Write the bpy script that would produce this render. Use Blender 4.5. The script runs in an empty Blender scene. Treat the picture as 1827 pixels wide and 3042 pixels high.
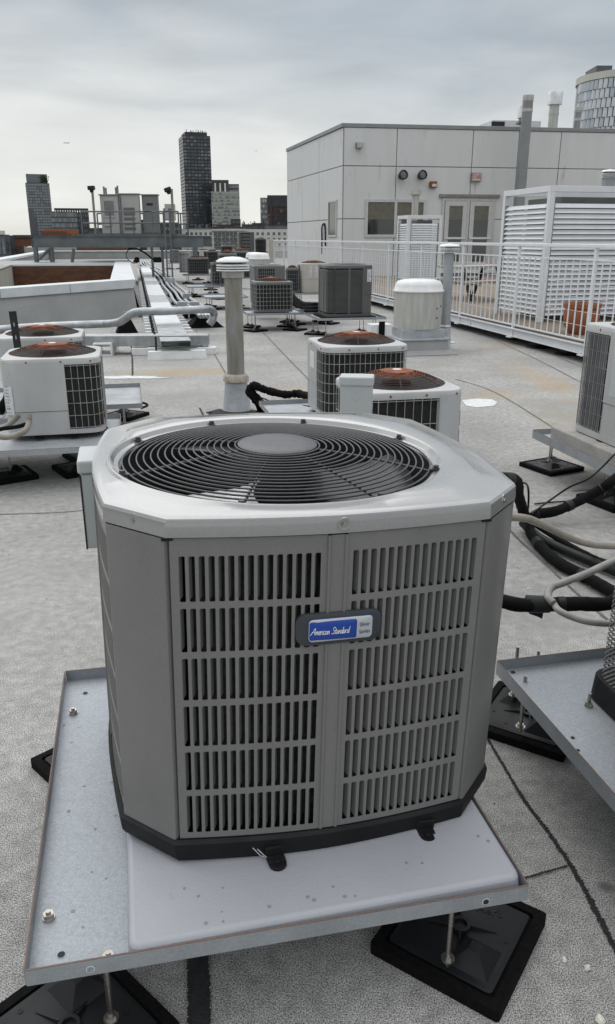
import bpy, math, random
from mathutils import Vector, Matrix
random.seed(7)
S = bpy.context.scene
C = S.collection
R = math.radians
PI = math.pi

# ------------------------------------------------------------------ camera, sky, sun, exposure
EYE = 1.6
PITCH = 19.2
cam = bpy.data.cameras.new('camera')
camo = bpy.data.objects.new('camera', cam)
C.objects.link(camo)
camo.location = (0, 0, EYE)
camo.rotation_euler = (R(90 - PITCH), 0, 0)
cam.sensor_fit = 'VERTICAL'
cam.sensor_height = 36
cam.lens = 36 * 2340 / 3042
cam.clip_start = .05
cam.clip_end = 9000
S.camera = camo

W = bpy.data.worlds.new('World')
S.world = W
W.use_nodes = True
nt = W.node_tree
nt.nodes.clear()
N_ = nt.nodes.new
L_ = nt.links.new
out = N_('ShaderNodeOutputWorld')
bg = N_('ShaderNodeBackground')
bg.inputs['Strength'].default_value = .1
sky = N_('ShaderNodeTexSky')
sky.sky_type = 'NISHITA'
sky.sun_disc = False
SUN_EL, SUN_ROT = R(52), R(-35)
sky.sun_elevation = SUN_EL
sky.sun_rotation = SUN_ROT
tc = N_('ShaderNodeTexCoord')
sep = N_('ShaderNodeSeparateXYZ')
L_(tc.outputs['Generated'], sep.inputs[0])
ramp = N_('ShaderNodeValToRGB')          # overcast layer: warm pale near the horizon, blue grey cloud base above
cr = ramp.color_ramp
cr.elements[0].position = 0.0
cr.elements[0].color = (.83, .84, .80, 1)
cr.elements[1].position = 1.0
cr.elements[1].color = (1.6, 1.62, 1.65, 1)
for p, c in ((.04, (.84, .855, .825)), (.10, (.80, .815, .80)), (.16, (.60, .63, .645)), (.23, (.45, .50, .54)), (.36, (.60, .635, .67)), (.62, (1.22, 1.24, 1.27))):
    e = cr.elements.new(p)
    e.color = (*c, 1)
mp = N_('ShaderNodeMapping')
mp.inputs['Scale'].default_value = (1, 1, 4.2)
L_(tc.outputs['Generated'], mp.inputs[0])
n1 = N_('ShaderNodeTexNoise')
n1.inputs['Scale'].default_value = 2.6
n1.inputs['Detail'].default_value = 7
n1.inputs['Roughness'].default_value = .52
n1.inputs['Distortion'].default_value = .5
L_(mp.outputs[0], n1.inputs['Vector'])
# noise shifts the elevation used in the ramp so that the bands break up like cloud
m1 = N_('ShaderNodeMath'); m1.operation = 'SUBTRACT'; m1.inputs[1].default_value = .5
L_(n1.outputs['Fac'], m1.inputs[0])
m2 = N_('ShaderNodeMath'); m2.operation = 'MULTIPLY'; m2.inputs[1].default_value = .26
L_(m1.outputs[0], m2.inputs[0])
mx = N_('ShaderNodeMath'); mx.operation = 'MULTIPLY_ADD'; mx.inputs[1].default_value = .12   # bluer and greyer towards the right
L_(sep.outputs['X'], mx.inputs[0]); L_(sep.outputs['Z'], mx.inputs[2])
m3 = N_('ShaderNodeMath'); m3.operation = 'ADD'
L_(mx.outputs[0], m3.inputs[0]); L_(m2.outputs[0], m3.inputs[1])
L_(m3.outputs[0], ramp.inputs[0])
n2 = N_('ShaderNodeTexNoise')
n2.inputs['Scale'].default_value = 5
n2.inputs['Detail'].default_value = 8
L_(mp.outputs[0], n2.inputs['Vector'])
mr = N_('ShaderNodeMapRange')
mr.inputs['From Min'].default_value = .3; mr.inputs['From Max'].default_value = .7
mr.inputs['To Min'].default_value = 9.1; mr.inputs['To Max'].default_value = 10.9
L_(n2.outputs['Fac'], mr.inputs[0])
vm = N_('ShaderNodeVectorMath'); vm.operation = 'SCALE'
L_(ramp.outputs[0], vm.inputs[0]); L_(mr.outputs[0], vm.inputs['Scale'])
mix = N_('ShaderNodeMix'); mix.data_type = 'RGBA'; mix.inputs['Factor'].default_value = .93
L_(sky.outputs[0], mix.inputs[6]); L_(vm.outputs[0], mix.inputs[7])
L_(mix.outputs[2], bg.inputs['Color'])
L_(bg.outputs[0], out.inputs[0])

sl = bpy.data.lights.new('sun', 'SUN')
sl.energy = 1.35
sl.angle = R(75)
sl.color = (1, .97, .93)
so = bpy.data.objects.new('sun', sl)
C.objects.link(so)
sd = Vector((math.sin(SUN_ROT) * math.cos(SUN_EL), math.cos(SUN_ROT) * math.cos(SUN_EL), math.sin(SUN_EL)))
so.rotation_euler = sd.to_track_quat('Z', 'Y').to_euler()
so.location = (0, 0, 60)
S.view_settings.view_transform = 'Standard'
S.view_settings.look = 'None'
S.view_settings.exposure = 0.0
S.view_settings.gamma = 1
S.view_settings.use_curve_mapping = False

# ------------------------------------------------------------------ survey helpers: where a sight line meets a level or a depth
FPX = 2340.
DS = 1827 / 1484
cp, sp = math.cos(R(PITCH)), math.sin(R(PITCH))
def ray(u, v):
    x = (u * DS - 913.5) / FPX
    y = (v * DS - 1521) / FPX
    return Vector((x, cp - y * sp, -sp - y * cp))
def G(u, v, z=0.):
    d = ray(u, v)
    return Vector((0, 0, EYE)) + d * ((z - EYE) / d.z)
def V(u, v, Y):
    d = ray(u, v)
    return Vector((0, 0, EYE)) + d * (Y / d.y)
def px(n, Y, z=0):            # size in metres of n photo units at depth Y
    return n * DS / FPX * (Y * cp + (EYE - z) * sp)

# ------------------------------------------------------------------ materials
def mat(name, a, b=None, rough=.5, metal=0., scale=8., detail=4, bump=0., bscale=None, speck=None, speck_scale=400., speck2=None, stretch=None,
        spots=None, rust=None, rust_amt=.0, rust_scale=6., coat=0., ior=1.45, world=False, rough2=None, spec=None):
    m = bpy.data.materials.new(name)
    m.use_nodes = True
    t = m.node_tree
    N, K = t.nodes.new, t.links.new
    p = t.nodes['Principled BSDF']
    p.inputs['Roughness'].default_value = rough
    p.inputs['Metallic'].default_value = metal
    p.inputs['IOR'].default_value = ior
    if coat: p.inputs['Coat Weight'].default_value = coat; p.inputs['Coat Roughness'].default_value = .12
    if spec is not None: p.inputs['Specular IOR Level'].default_value = spec
    if b is None: b = tuple(c * .82 for c in a)
    if world:
        g = N('ShaderNodeNewGeometry'); vec = g.outputs['Position']
    else:
        g = N('ShaderNodeTexCoord'); vec = g.outputs['Object']
    if stretch:
        q = N('ShaderNodeMapping'); q.inputs['Scale'].default_value = stretch; K(vec, q.inputs[0]); v1 = q.outputs[0]
    else: v1 = vec
    n = N('ShaderNodeTexNoise'); n.inputs['Scale'].default_value = scale; n.inputs['Detail'].default_value = detail; n.inputs['Roughness'].default_value = .6
    K(v1, n.inputs['Vector'])
    r = N('ShaderNodeValToRGB'); r.color_ramp.elements[0].position = .32; r.color_ramp.elements[1].position = .68
    r.color_ramp.elements[0].color = (*b, 1); r.color_ramp.elements[1].color = (*a, 1)
    K(n.outputs['Fac'], r.inputs[0])
    col = r.outputs[0]
    def mixc(fac, c1, c2, mode='MIX'):
        x = N('ShaderNodeMix'); x.data_type = 'RGBA'; x.blend_type = mode
        if isinstance(fac, float): x.inputs[0].default_value = fac
        else: K(fac, x.inputs[0])
        for i, c in ((6, c1), (7, c2)):
            if isinstance(c, tuple): x.inputs[i].default_value = (*c, 1)
            else: K(c, x.inputs[i])
        return x.outputs[2]
    if speck:
        s = N('ShaderNodeTexNoise'); s.inputs['Scale'].default_value = speck_scale; s.inputs['Detail'].default_value = 2; s.inputs['Roughness'].default_value = .7
        K(vec, s.inputs['Vector'])
        sr = N('ShaderNodeMapRange'); sr.inputs['From Min'].default_value = .3; sr.inputs['From Max'].default_value = .7
        sr.inputs['To Min'].default_value = 1 - speck; sr.inputs['To Max'].default_value = 1 + speck
        K(s.outputs['Fac'], sr.inputs[0])
        cc = N('ShaderNodeCombineColor')
        for i in range(3): K(sr.outputs[0], cc.inputs[i])
        col = mixc(1.0, col, cc.outputs[0], 'MULTIPLY')
    if speck2:
        s2 = N('ShaderNodeTexNoise'); s2.inputs['Scale'].default_value = speck2[1]; s2.inputs['Detail'].default_value = 5; s2.inputs['Roughness'].default_value = .65
        K(vec, s2.inputs['Vector'])
        s3 = N('ShaderNodeMapRange'); s3.inputs['From Min'].default_value = .3; s3.inputs['From Max'].default_value = .7
        s3.inputs['To Min'].default_value = 1 - speck2[0]; s3.inputs['To Max'].default_value = 1 + speck2[0]
        K(s2.outputs['Fac'], s3.inputs[0])
        c2_ = N('ShaderNodeCombineColor')
        for i in range(3): K(s3.outputs[0], c2_.inputs[i])
        col = mixc(1.0, col, c2_.outputs[0], 'MULTIPLY')
    for sx, sy, rx, ry, sc_, am in (spots or []):
        q = N('ShaderNodeMapping'); q.vector_type = 'POINT'
        q.inputs['Location'].default_value = (-sx / rx, -sy / ry, 0); q.inputs['Scale'].default_value = (1 / rx, 1 / ry, 0)
        K(vec, q.inputs[0])
        ln = N('ShaderNodeVectorMath'); ln.operation = 'LENGTH'; K(q.outputs[0], ln.inputs[0])
        nn = N('ShaderNodeTexNoise'); nn.inputs['Scale'].default_value = 2.2; nn.inputs['Detail'].default_value = 6; K(vec, nn.inputs['Vector'])
        ad = N('ShaderNodeMath'); ad.operation = 'MULTIPLY_ADD'; ad.inputs[1].default_value = 2.2; K(nn.outputs['Fac'], ad.inputs[0]); K(ln.outputs['Value'], ad.inputs[2])
        mm = N('ShaderNodeMapRange'); mm.interpolation_type = 'SMOOTHSTEP'
        mm.inputs['From Min'].default_value = 2.15; mm.inputs['From Max'].default_value = 1.25; mm.inputs['To Min'].default_value = 0; mm.inputs['To Max'].default_value = am
        K(ad.outputs[0], mm.inputs[0])
        col = mixc(mm.outputs[0], col, sc_)
    if rust:
        rn = N('ShaderNodeTexNoise'); rn.inputs['Scale'].default_value = rust_scale; rn.inputs['Detail'].default_value = 8; K(v1, rn.inputs['Vector'])
        rr = N('ShaderNodeMapRange'); rr.inputs['From Min'].default_value = .75 - rust_amt * .5; rr.inputs['From Max'].default_value = .85 - rust_amt * .4
        K(rn.outputs['Fac'], rr.inputs[0])
        col = mixc(rr.outputs[0], col, rust)
    K(col, p.inputs['Base Color'])
    if rough2 is not None:
        q = N('ShaderNodeMapRange'); q.inputs['To Min'].default_value = rough; q.inputs['To Max'].default_value = rough2
        n3 = N('ShaderNodeTexNoise'); n3.inputs['Scale'].default_value = scale * .6; n3.inputs['Detail'].default_value = 5; K(vec, n3.inputs['Vector'])
        q.inputs['From Min'].default_value = .35; q.inputs['From Max'].default_value = .65
        K(n3.outputs['Fac'], q.inputs[0]); K(q.outputs[0], p.inputs['Roughness'])
    if bump:
        bn = N('ShaderNodeTexNoise'); bn.inputs['Scale'].default_value = bscale or scale * 6; bn.inputs['Detail'].default_value = 4; K(vec, bn.inputs['Vector'])
        bb = N('ShaderNodeBump'); bb.inputs['Strength'].default_value = bump; bb.inputs['Distance'].default_value = .004
        K(bn.outputs['Fac'], bb.inputs['Height']); K(bb.outputs[0], p.inputs['Normal'])
    return m

TAN = (.36, .27, .16)
MT = {}
MT['roof'] = mat('roof_membrane', (.335, .333, .318), (.24, .24, .231), rough=.95, scale=1.1, detail=8, speck=1.15, speck_scale=300, bump=.10, bscale=300, world=True, speck2=(.24, 21),
                 spots=[(-1.6, 10.0, 1.0, .45, TAN, .55), (.3, 8.6, .9, .35, TAN, .4), (2.3, 6.3, .45, 1.5, TAN, .40), (2.8, 9.3, .35, 2.0, TAN, .45),
                        (-.2, 7.0, .8, .3, TAN, .25), (3.0, 12.5, .5, .7, TAN, .3), (2.1, 8.4, .5, .4, TAN, .35), (.62, 2.33, .05, .08, TAN, .5),
                        (.78, 1.62, .035, .025, (.10, .10, .10), .85), (-1.3, 20, 1.2, 6, (.22, .22, .21), .45), (.9, 10.5, 1.6, .8, (.24, .235, .22), .5), (-1.3, 8.3, .7, .5, (.25, .245, .23), .4), (1.1, 3.2, .5, .35, (.23, .23, .22), .5), (-1.5, 3.4, .5, .8, (.25, .25, .24), .35), (2.5, 7.4, .5, 1.2, (.24, .235, .21), .45), (-.2, 12, .9, 1.6, (.24, .24, .225), .5), (.2, 17, 1.5, 2.5, (.22, .22, .21), .4)])
MT['tar'] = mat('tar_seam', (.022, .022, .023), (.012, .012, .013), rough=.85, scale=30, speck=.5, speck_scale=200, bump=.6, bscale=150)
MT['seamlap'] = mat('worn_seam', (.19, .19, .18), (.10, .10, .10), rough=.95, scale=9, speck=.5, speck_scale=200)
MT['white_patch'] = mat('white_coating', (.66, .67, .66), (.5, .5, .5), rough=.8, scale=15, bump=.4, bscale=60)
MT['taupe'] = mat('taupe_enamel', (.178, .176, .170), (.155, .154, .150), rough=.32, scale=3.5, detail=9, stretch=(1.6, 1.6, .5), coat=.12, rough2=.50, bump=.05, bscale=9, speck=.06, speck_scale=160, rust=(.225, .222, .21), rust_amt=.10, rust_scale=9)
MT['taupe_lit'] = mat('taupe_enamel_lit', (.245, .248, .246), (.222, .225, .223), rough=.17, scale=5, detail=8, coat=1., rough2=.32, ior=1.9, speck=.05, speck_scale=120, rust=(.27, .27, .26), rust_amt=.10, rust_scale=12)  # the body's taupe paint again, top light painted in as a paler colour
MT['fin'] = mat('louver_fin', (.15, .152, .147), (.135, .137, .133), rough=.5, scale=6)
MT['black_plastic'] = mat('black_plastic', (.010, .0105, .011), (.006, .006, .007), rough=.5, scale=14, rough2=.65, spec=.3)
MT['wire_dark'] = mat('dark_wire', (.06, .062, .064), (.04, .042, .044), rough=.35, scale=20)
MT['cap_gray'] = mat('dark_gray_cap', (.085, .088, .095), (.06, .063, .07), rough=.42, scale=7, detail=8, speck=.12, speck_scale=90)
MT['coil'] = mat('coil_fins', (.050, .051, .052), (.008, .008, .009), rough=.6, metal=.3, scale=90, stretch=(1, 1, .5), detail=6)
MT['coil_dark'] = mat('dirty_coil', (.022, .022, .021), (.006, .006, .006), rough=.8, scale=90, stretch=(1, 1, .5), detail=6)
MT['dark_inside'] = mat('dark_interior', (.020, .021, .022), (.012, .012, .013), rough=.7)
MT['blade_lit'] = mat('blade_aluminium_lit', (.85, .86, .87), (.70, .71, .72), rough=.38, metal=.35, scale=5)  # reflected sky is put into this base colour
MT['alu'] = mat('bright_aluminium', (.78, .79, .80), (.62, .63, .64), rough=.28, metal=1., scale=5, rough2=.42)
MT['galv'] = mat('galvanised_sheet', (.35, .38, .41), (.29, .315, .34), rough=.5, metal=.45, scale=130, detail=6, speck=.17, speck_scale=330, rough2=.58,
                 rust=(.30, .31, .32), rust_amt=.10, rust_scale=9)
MT['galv_old'] = mat('weathered_galvanised', (.42, .45, .47), (.30, .32, .34), rough=.6, metal=.45, scale=6, detail=8, speck=.1, speck_scale=90, rust=(.42, .38, .27), rust_amt=.22, rust_scale=3)
MT['galv_edge'] = mat('raw_rusty_edge', (.20, .13, .10), (.14, .10, .085), rough=.7, scale=40)
MT['galv_lip'] = mat('galvanised_flange', (.36, .385, .41), (.29, .31, .33), rough=.48, metal=.4, scale=9, detail=8, speck=.08, speck_scale=150, rough2=.6)
MT['pad'] = mat('gray_pad', (.365, .375, .405), (.335, .345, .375), rough=.55, scale=4, detail=8, bump=.25, bscale=120, rust=(.30, .305, .325), rust_amt=.14, rust_scale=17)
MT['spot_gray'] = mat('dirt_spot', (.25, .255, .27), (.2, .205, .215), rough=.7)
MT['concrete'] = mat('concrete_pad', (.36, .35, .325), (.26, .255, .24), rough=.9, scale=9, detail=8, speck=.2, speck_scale=120, bump=.3, bscale=60)
MT['rubber'] = mat('recycled_rubber', (.007, .007, .0075), (.003, .003, .0035), rough=.93, scale=60, bump=1.0, bscale=190, spec=.15, rust=(.35, .35, .34), rust_amt=.03, rust_scale=150)
MT['foot_plastic'] = mat('foot_plastic', (.011, .012, .0135), (.007, .008, .009), rough=.42, scale=10, rough2=.62, spec=.35)
MT['steel'] = mat('zinc_bolt', (.50, .48, .44), (.30, .29, .27), rough=.35, metal=1., scale=60)
MT['white_metal'] = mat('white_painted_metal', (.68, .70, .72), (.62, .64, .66), rough=.42, scale=3, detail=7, rust=(.48, .47, .43), rust_amt=.1, rust_scale=4)
MT['white_wire'] = mat('white_wire', (.58, .59, .60), (.50, .51, .52), rough=.5)
MT['ac_white'] = mat('off_white_enamel', (.45, .455, .455), (.37, .375, .37), rough=.48, scale=3, detail=9, stretch=(1.5, 1.5, .5), bump=.08, bscale=150, rust=(.26, .14, .08), rust_amt=.055, rust_scale=7)
MT['ac_beige'] = mat('beige_enamel', (.46, .44, .39), (.40, .38, .34), rough=.5, scale=3, detail=7)
MT['ac_gray'] = mat('gray_enamel', (.155, .16, .16), (.12, .125, .125), rough=.45, scale=3, detail=7)
MT['ac_dark'] = mat('dark_gray_enamel', (.105, .108, .106), (.085, .088, .087), rough=.45, scale=4, detail=7)
MT['box_gray'] = mat('light_gray_box', (.46, .49, .49), (.41, .44, .44), rough=.45, scale=4, detail=8, bump=.1, bscale=40, rust=(.2, .2, .19), rust_amt=.06, rust_scale=12)
MT['rust'] = mat('rusty_iron', (.33, .105, .045), (.10, .038, .024), rough=.85, scale=18, detail=8, bump=.4, bscale=60)
MT['rust_wire'] = mat('rusty_wire', (.075, .045, .034), (.03, .024, .022), rough=.8, scale=14, detail=5)
MT['guard'] = mat('coated_guard_wire', (.36, .37, .36), (.24, .24, .235), rough=.5, scale=10, rust=(.22, .10, .05), rust_amt=.26, rust_scale=4)
MT['guard_dark'] = mat('dark_guard_wire', (.20, .205, .21), (.13, .135, .14), rough=.5)
MT['sticker'] = mat('paper_sticker', (.66, .67, .68), (.52, .53, .55), rough=.6, scale=60, stretch=(1, 1, 3))
MT['ink'] = mat('gray_print', (.30, .30, .32), (.22, .22, .24), rough=.6)
MT['insul'] = mat('black_foam', (.0075, .0075, .008), (.004, .004, .0045), rough=.85, scale=25, bump=.6, bscale=50, spec=.15)
MT['cable_black'] = mat('black_cable', (.013, .0145, .015), (.008, .009, .009), rough=.5, spec=.3)
MT['whip'] = mat('beige_conduit', (.27, .245, .21), (.20, .18, .155), rough=.5, scale=12)
MT['whip_gray'] = mat('gray_conduit', (.29, .29, .27), (.21, .21, .195), rough=.5, scale=12)
MT['silver_jacket'] = mat('silver_jacket', (.44, .46, .47), (.27, .29, .30), rough=.36, metal=.8, scale=7, detail=6, rough2=.55)
MT['stone_chip'] = mat('white_stone', (.80, .78, .71), (.62, .60, .54), rough=.9, scale=60)
MT['vent_pipe'] = mat('stained_pipe', (.30, .315, .32), (.215, .19, .125), rough=.55, metal=.3, scale=3.4, stretch=(4, 4, .7), detail=6, rust=(.22, .17, .09), rust_amt=.30, rust_scale=2.5)
MT['sealant'] = mat('old_sealant', (.44, .42, .38), (.28, .22, .16), rough=.9, scale=22, bump=.8, bscale=50)
MT['white_cap'] = mat('white_vent_cap', (.72, .73, .73), (.60, .61, .61), rough=.4, scale=8, detail=6)
MT['fan_alu'] = mat('dull_aluminium', (.52, .52, .49), (.38, .38, .355), rough=.52, metal=.35, scale=5, stretch=(3, 3, .35), detail=6)
MT['panel'] = mat('wall_panel', (.60, .61, .61), (.56, .57, .57), rough=.72, scale=1.4, detail=8, stretch=(2.5, 2.5, .35), bump=.1, bscale=60, speck=.05, speck_scale=60, rust=(.40, .395, .37), rust_amt=.22, rust_scale=2)
MT['joint'] = mat('panel_joint', (.26, .255, .235), (.19, .185, .17), rough=.85, scale=3)
MT['coping'] = mat('gray_coping', (.26, .275, .28), (.21, .22, .225), rough=.5, metal=.3, scale=2)
MT['frame'] = mat('window_frame', (.52, .53, .52), (.46, .465, .46), rough=.5)
MT['trim_dark'] = mat('weathered_trim', (.25, .245, .22), (.16, .155, .14), rough=.8, scale=4)
def glass(name, col, rough=.08):
    m = mat(name, col, tuple(c * .6 for c in col), rough=rough, scale=.9, detail=3, ior=1.55)
    m.node_tree.nodes['Principled BSDF'].inputs['Specular IOR Level'].default_value = .8
    return m
MT['glass'] = glass('dark_window_glass', (.030, .036, .035))
MT['glass2'] = glass('gray_window_glass', (.08, .09, .09), .12)
MT['blind_and_reflection'] = mat('beige_blind_and_reflection', (.15, .145, .115), (.11, .105, .085), rough=.35)  # beige also stands for the reflection in the doors' upper glass
MT['tg1'] = glass('tower_glass_dark', (.030, .040, .052), .2)
MT['tg2'] = glass('tower_glass_mid', (.065, .082, .10), .2)
MT['tg3'] = glass('tower_glass_pale', (.14, .165, .18), .2)
MT['tower_frame'] = mat('tower_frame', (.038, .044, .052), (.028, .033, .04), rough=.5, scale=.2)
MT['tl_frame'] = mat('gray_tower_frame', (.085, .095, .105), (.06, .068, .078), rough=.6, scale=.1)
MT['tl1'] = glass('left_tower_glass', (.21, .235, .25), .2)
MT['tl2'] = glass('left_tower_glass_dark', (.13, .15, .165), .2)
MT['tl3'] = glass('left_tower_reflection', (.05, .062, .085), .2)
MT['pale_wall'] = mat('pale_office_wall', (.36, .37, .33), (.30, .31, .28), rough=.7, scale=.1)
MT['white_wall'] = mat('white_render', (.60, .60, .55), (.52, .52, .48), rough=.8, scale=.2)
MT['dark_brick'] = mat('dark_brick', (.085, .045, .04), (.05, .032, .032), rough=.8, scale=.4)
MT['navy'] = mat('dark_blue_glass', (.022, .030, .045), (.015, .02, .03), rough=.3, scale=.2)
MT['far_gray'] = mat('far_gray_wall', (.16, .165, .165), (.11, .115, .118), rough=.8, scale=.15)
MT['far_dark'] = mat('far_dark_wall', (.06, .062, .065), (.04, .042, .045), rough=.8, scale=.15)
MT['far_brick'] = mat('far_brick_wall', (.17, .075, .045), (.12, .055, .035), rough=.85, scale=.2)
MT['far_orange'] = mat('far_orange_wall', (.30, .125, .055), (.25, .10, .045), rough=.85, scale=.2)
MT['brick'] = mat('brown_brick', (.14, .066, .036), (.10, .046, .026), rough=.9, scale=4, bump=.3, bscale=80)
MT['brick2'] = mat('brown_brick_dark', (.105, .05, .03), (.08, .037, .022), rough=.9, scale=4, bump=.3, bscale=80)
MT['mortar'] = mat('dark_mortar', (.085, .05, .033), (.065, .04, .028), rough=.95)
MT['parapet'] = mat('parapet_membrane', (.30, .305, .30), (.24, .245, .24), rough=.92, scale=1.6, detail=8, speck=.25, speck_scale=200, bump=.3, bscale=120)
MT['cap_metal'] = mat('parapet_cap', (.60, .63, .645), (.50, .53, .545), rough=.40, metal=.25, scale=3, detail=7, rough2=.5)
MT['conc_wall'] = mat('shaft_concrete', (.34, .325, .29), (.26, .25, .225), rough=.9, scale=2, detail=8, stretch=(2, 2, .5))
MT['beam'] = mat('galvanised_beam', (.16, .175, .18), (.10, .112, .118), rough=.6, metal=.3, scale=2.2, detail=8)
MT['cabinet'] = mat('cabinet_paint', (.42, .42, .40), (.37, .37, .355), rough=.6, scale=1)
MT['cabinet_gray'] = mat('gray_cabinet_paint', (.19, .195, .195), (.165, .17, .17), rough=.6, scale=1)
MT['grille_gray'] = mat('cabinet_vent', (.16, .16, .155), (.12, .12, .118), rough=.7)
MT['deck'] = mat('wooden_deck', (.25, .205, .155), (.15, .122, .095), rough=.85, scale=3, stretch=(8, .6, 1), detail=7)
MT['table'] = mat('painted_picnic_table', (.42, .36, .34), (.33, .28, .265), rough=.8, scale=5)
MT['clay'] = mat('terracotta', (.32, .115, .05), (.24, .085, .04), rough=.8, scale=6, detail=6)
MT['soil'] = mat('potting_soil', (.03, .022, .016), rough=1)
MT['pedestal'] = mat('black_pedestal', (.02, .022, .024), (.012, .013, .014), rough=.6)
MT['sign_white'] = mat('sign_white', (.62, .60, .56), (.52, .50, .46), rough=.6, scale=20)
MT['sign_red'] = mat('sign_red', (.50, .05, .05), (.38, .05, .05), rough=.6)
MT['badge_blue'] = mat('badge_blue', (.012, .055, .33), (.010, .048, .29), rough=.35)
MT['badge_silver'] = mat('badge_silver', (.52, .54, .55), (.45, .47, .48), rough=.4, metal=.2, scale=30, stretch=(.2, 1, 6))
MT['badge_dark'] = mat('badge_dark', (.045, .050, .057), (.035, .04, .047), rough=.42)
MT['badge_white'] = mat('badge_white', (.75, .76, .77), rough=.4)
MT['badge_navy'] = mat('badge_navy', (.02, .04, .15), rough=.4)
MT['green_wire'] = mat('green_wire', (.02, .12, .07), rough=.5)
MT['foliage'] = mat('shrub_leaves', (.05, .07, .035), (.03, .045, .02), rough=.8)
MT['city'] = mat('city_ground', (.10, .10, .095), (.06, .065, .06), rough=.95, scale=.02, world=True)
MT['plane_white'] = mat('aircraft_white', (.30, .31, .33), rough=.5)

# ------------------------------------------------------------------ mesh helpers
class MB:
    def __init__(s): s.v = []; s.f = []
    def add(s, vs, fs, M=None):
        b = len(s.v)
        for p in vs:
            p = Vector(p)
            s.v.append(M @ p if M else p)
        s.f += [tuple(b + i for i in f) for f in fs]
        return s
    def bx(s, x0, x1, y0, y1, z0, z1, M=None):
        return s.add([(x0, y0, z0), (x1, y0, z0), (x1, y1, z0), (x0, y1, z0), (x0, y0, z1), (x1, y0, z1), (x1, y1, z1), (x0, y1, z1)],
                     [(3, 2, 1, 0), (4, 5, 6, 7), (0, 1, 5, 4), (1, 2, 6, 5), (2, 3, 7, 6), (3, 0, 4, 7)], M)
    def box(s, c, d, rz=0, M=None):
        T = Matrix.Translation(c) @ Matrix.Rotation(rz, 4, 'Z')
        if M: T = M @ T
        return s.bx(-d[0] / 2, d[0] / 2, -d[1] / 2, d[1] / 2, -d[2] / 2, d[2] / 2, T)
    def prism(s, poly, z0, z1, M=None, top=None):
        n = len(poly); top = top or poly
        vs = [(p[0], p[1], z0) for p in poly] + [(p[0], p[1], z1) for p in top]
        fs = [tuple(reversed(range(n))), tuple(range(n, 2 * n))] + [(i, (i + 1) % n, n + (i + 1) % n, n + i) for i in range(n)]
        return s.add(vs, fs, M)
    def loops(s, loops, close=True, M=None, cap0=False, cap1=False):
        n = len(loops[0]); vs = [p for l in loops for p in l]; fs = []
        for k in range(len(loops) - 1):
            for i in range(n if close else n - 1):
                j = (i + 1) % n
                fs.append((k * n + i, k * n + j, (k + 1) * n + j, (k + 1) * n + i))
        if cap0: fs.append(tuple(reversed(range(n))))
        if cap1: fs.append(tuple((len(loops) - 1) * n + i for i in range(n)))
        return s.add(vs, fs, M)
    def lathe(s, prof, n=24, c=(0, 0, 0), M=None):
        ls = [[(c[0] + r * math.cos(2 * PI * i / n), c[1] + r * math.sin(2 * PI * i / n), c[2] + z) for i in range(n)] for r, z in prof]
        return s.loops(ls, True, M, cap0=prof[0][0] > 1e-4, cap1=prof[-1][0] > 1e-4)
    def cyl(s, c, r, h, n=16, r2=None, M=None):
        return s.lathe([(r, 0), (r if r2 is None else r2, h)], n, c, M)
    def tube(s, pts, r, n=8, closed=False, M=None):
        pts = [Vector(p) for p in pts]
        ls = []; N = len(pts)
        for i, p in enumerate(pts):
            a = pts[(i - 1) % N] if (closed or i > 0) else p
            b = pts[(i + 1) % N] if (closed or i < N - 1) else p
            t = (b - a).normalized()
            up = Vector((0, 0, 1)) if abs(t.z) < .92 else Vector((1, 0, 0))
            x = t.cross(up).normalized(); y = x.cross(t).normalized()
            rr = r[i] if isinstance(r, (list, tuple)) else r
            ls.append([p + x * (rr * math.cos(2 * PI * k / n)) + y * (rr * math.sin(2 * PI * k / n)) for k in range(n)])
        if closed: ls.append(ls[0])
        return s.loops(ls, True, M, cap0=not closed, cap1=not closed)
    def quad(s, a, b, c, d): return s.add([a, b, c, d], [(0, 1, 2, 3)])
    def mesh(s, name, m, smooth=False):
        me = bpy.data.meshes.new(name)
        me.from_pydata([tuple(v) for v in s.v], [], s.f)
        me.materials.append(MT[m] if isinstance(m, str) else m)
        if smooth:
            me.shade_smooth()
            me.set_sharp_from_angle(angle=R(smooth if isinstance(smooth, (int, float)) and smooth > 1 else 38))
        me.update()
        return me
    def build(s, name, m, parent=None, smooth=False, bevel=0, loc=None, rot=None, seg=2):
        o = bpy.data.objects.new(name, s.mesh(name, m, smooth))
        C.objects.link(o)
        if parent: o.parent = parent
        if loc is not None: o.location = loc
        if rot is not None: o.rotation_euler = rot
        if bevel:
            bv = o.modifiers.new('bevel', 'BEVEL'); bv.width = bevel; bv.segments = seg; bv.limit_method = 'ANGLE'; bv.angle_limit = R(40)
            bv.harden_normals = False
        return o
def inst(name, me, parent, loc=(0, 0, 0), rot=(0, 0, 0), sc=(1, 1, 1)):
    o = bpy.data.objects.new(name, me); C.objects.link(o); o.parent = parent
    o.location = loc; o.rotation_euler = rot; o.scale = sc
    return o
def tag(o, label=None, cat=None, group=None, kind=None):
    if label: o['label'] = label
    if cat: o['category'] = cat
    if group: o['group'] = group
    if kind: o['kind'] = kind
    return o
def thing(name, label, cat, loc=(0, 0, 0), rz=0., group=None, rot=None):
    o = bpy.data.objects.new(name, None); C.objects.link(o)
    o.empty_display_size = .1
    o.location = loc; o.rotation_euler = rot or (0, 0, rz)
    return tag(o, label, cat, group)
def struct(o): o['kind'] = 'structure'; return o
def kids(o): return [x for x in bpy.data.objects if x.parent == o]
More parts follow.
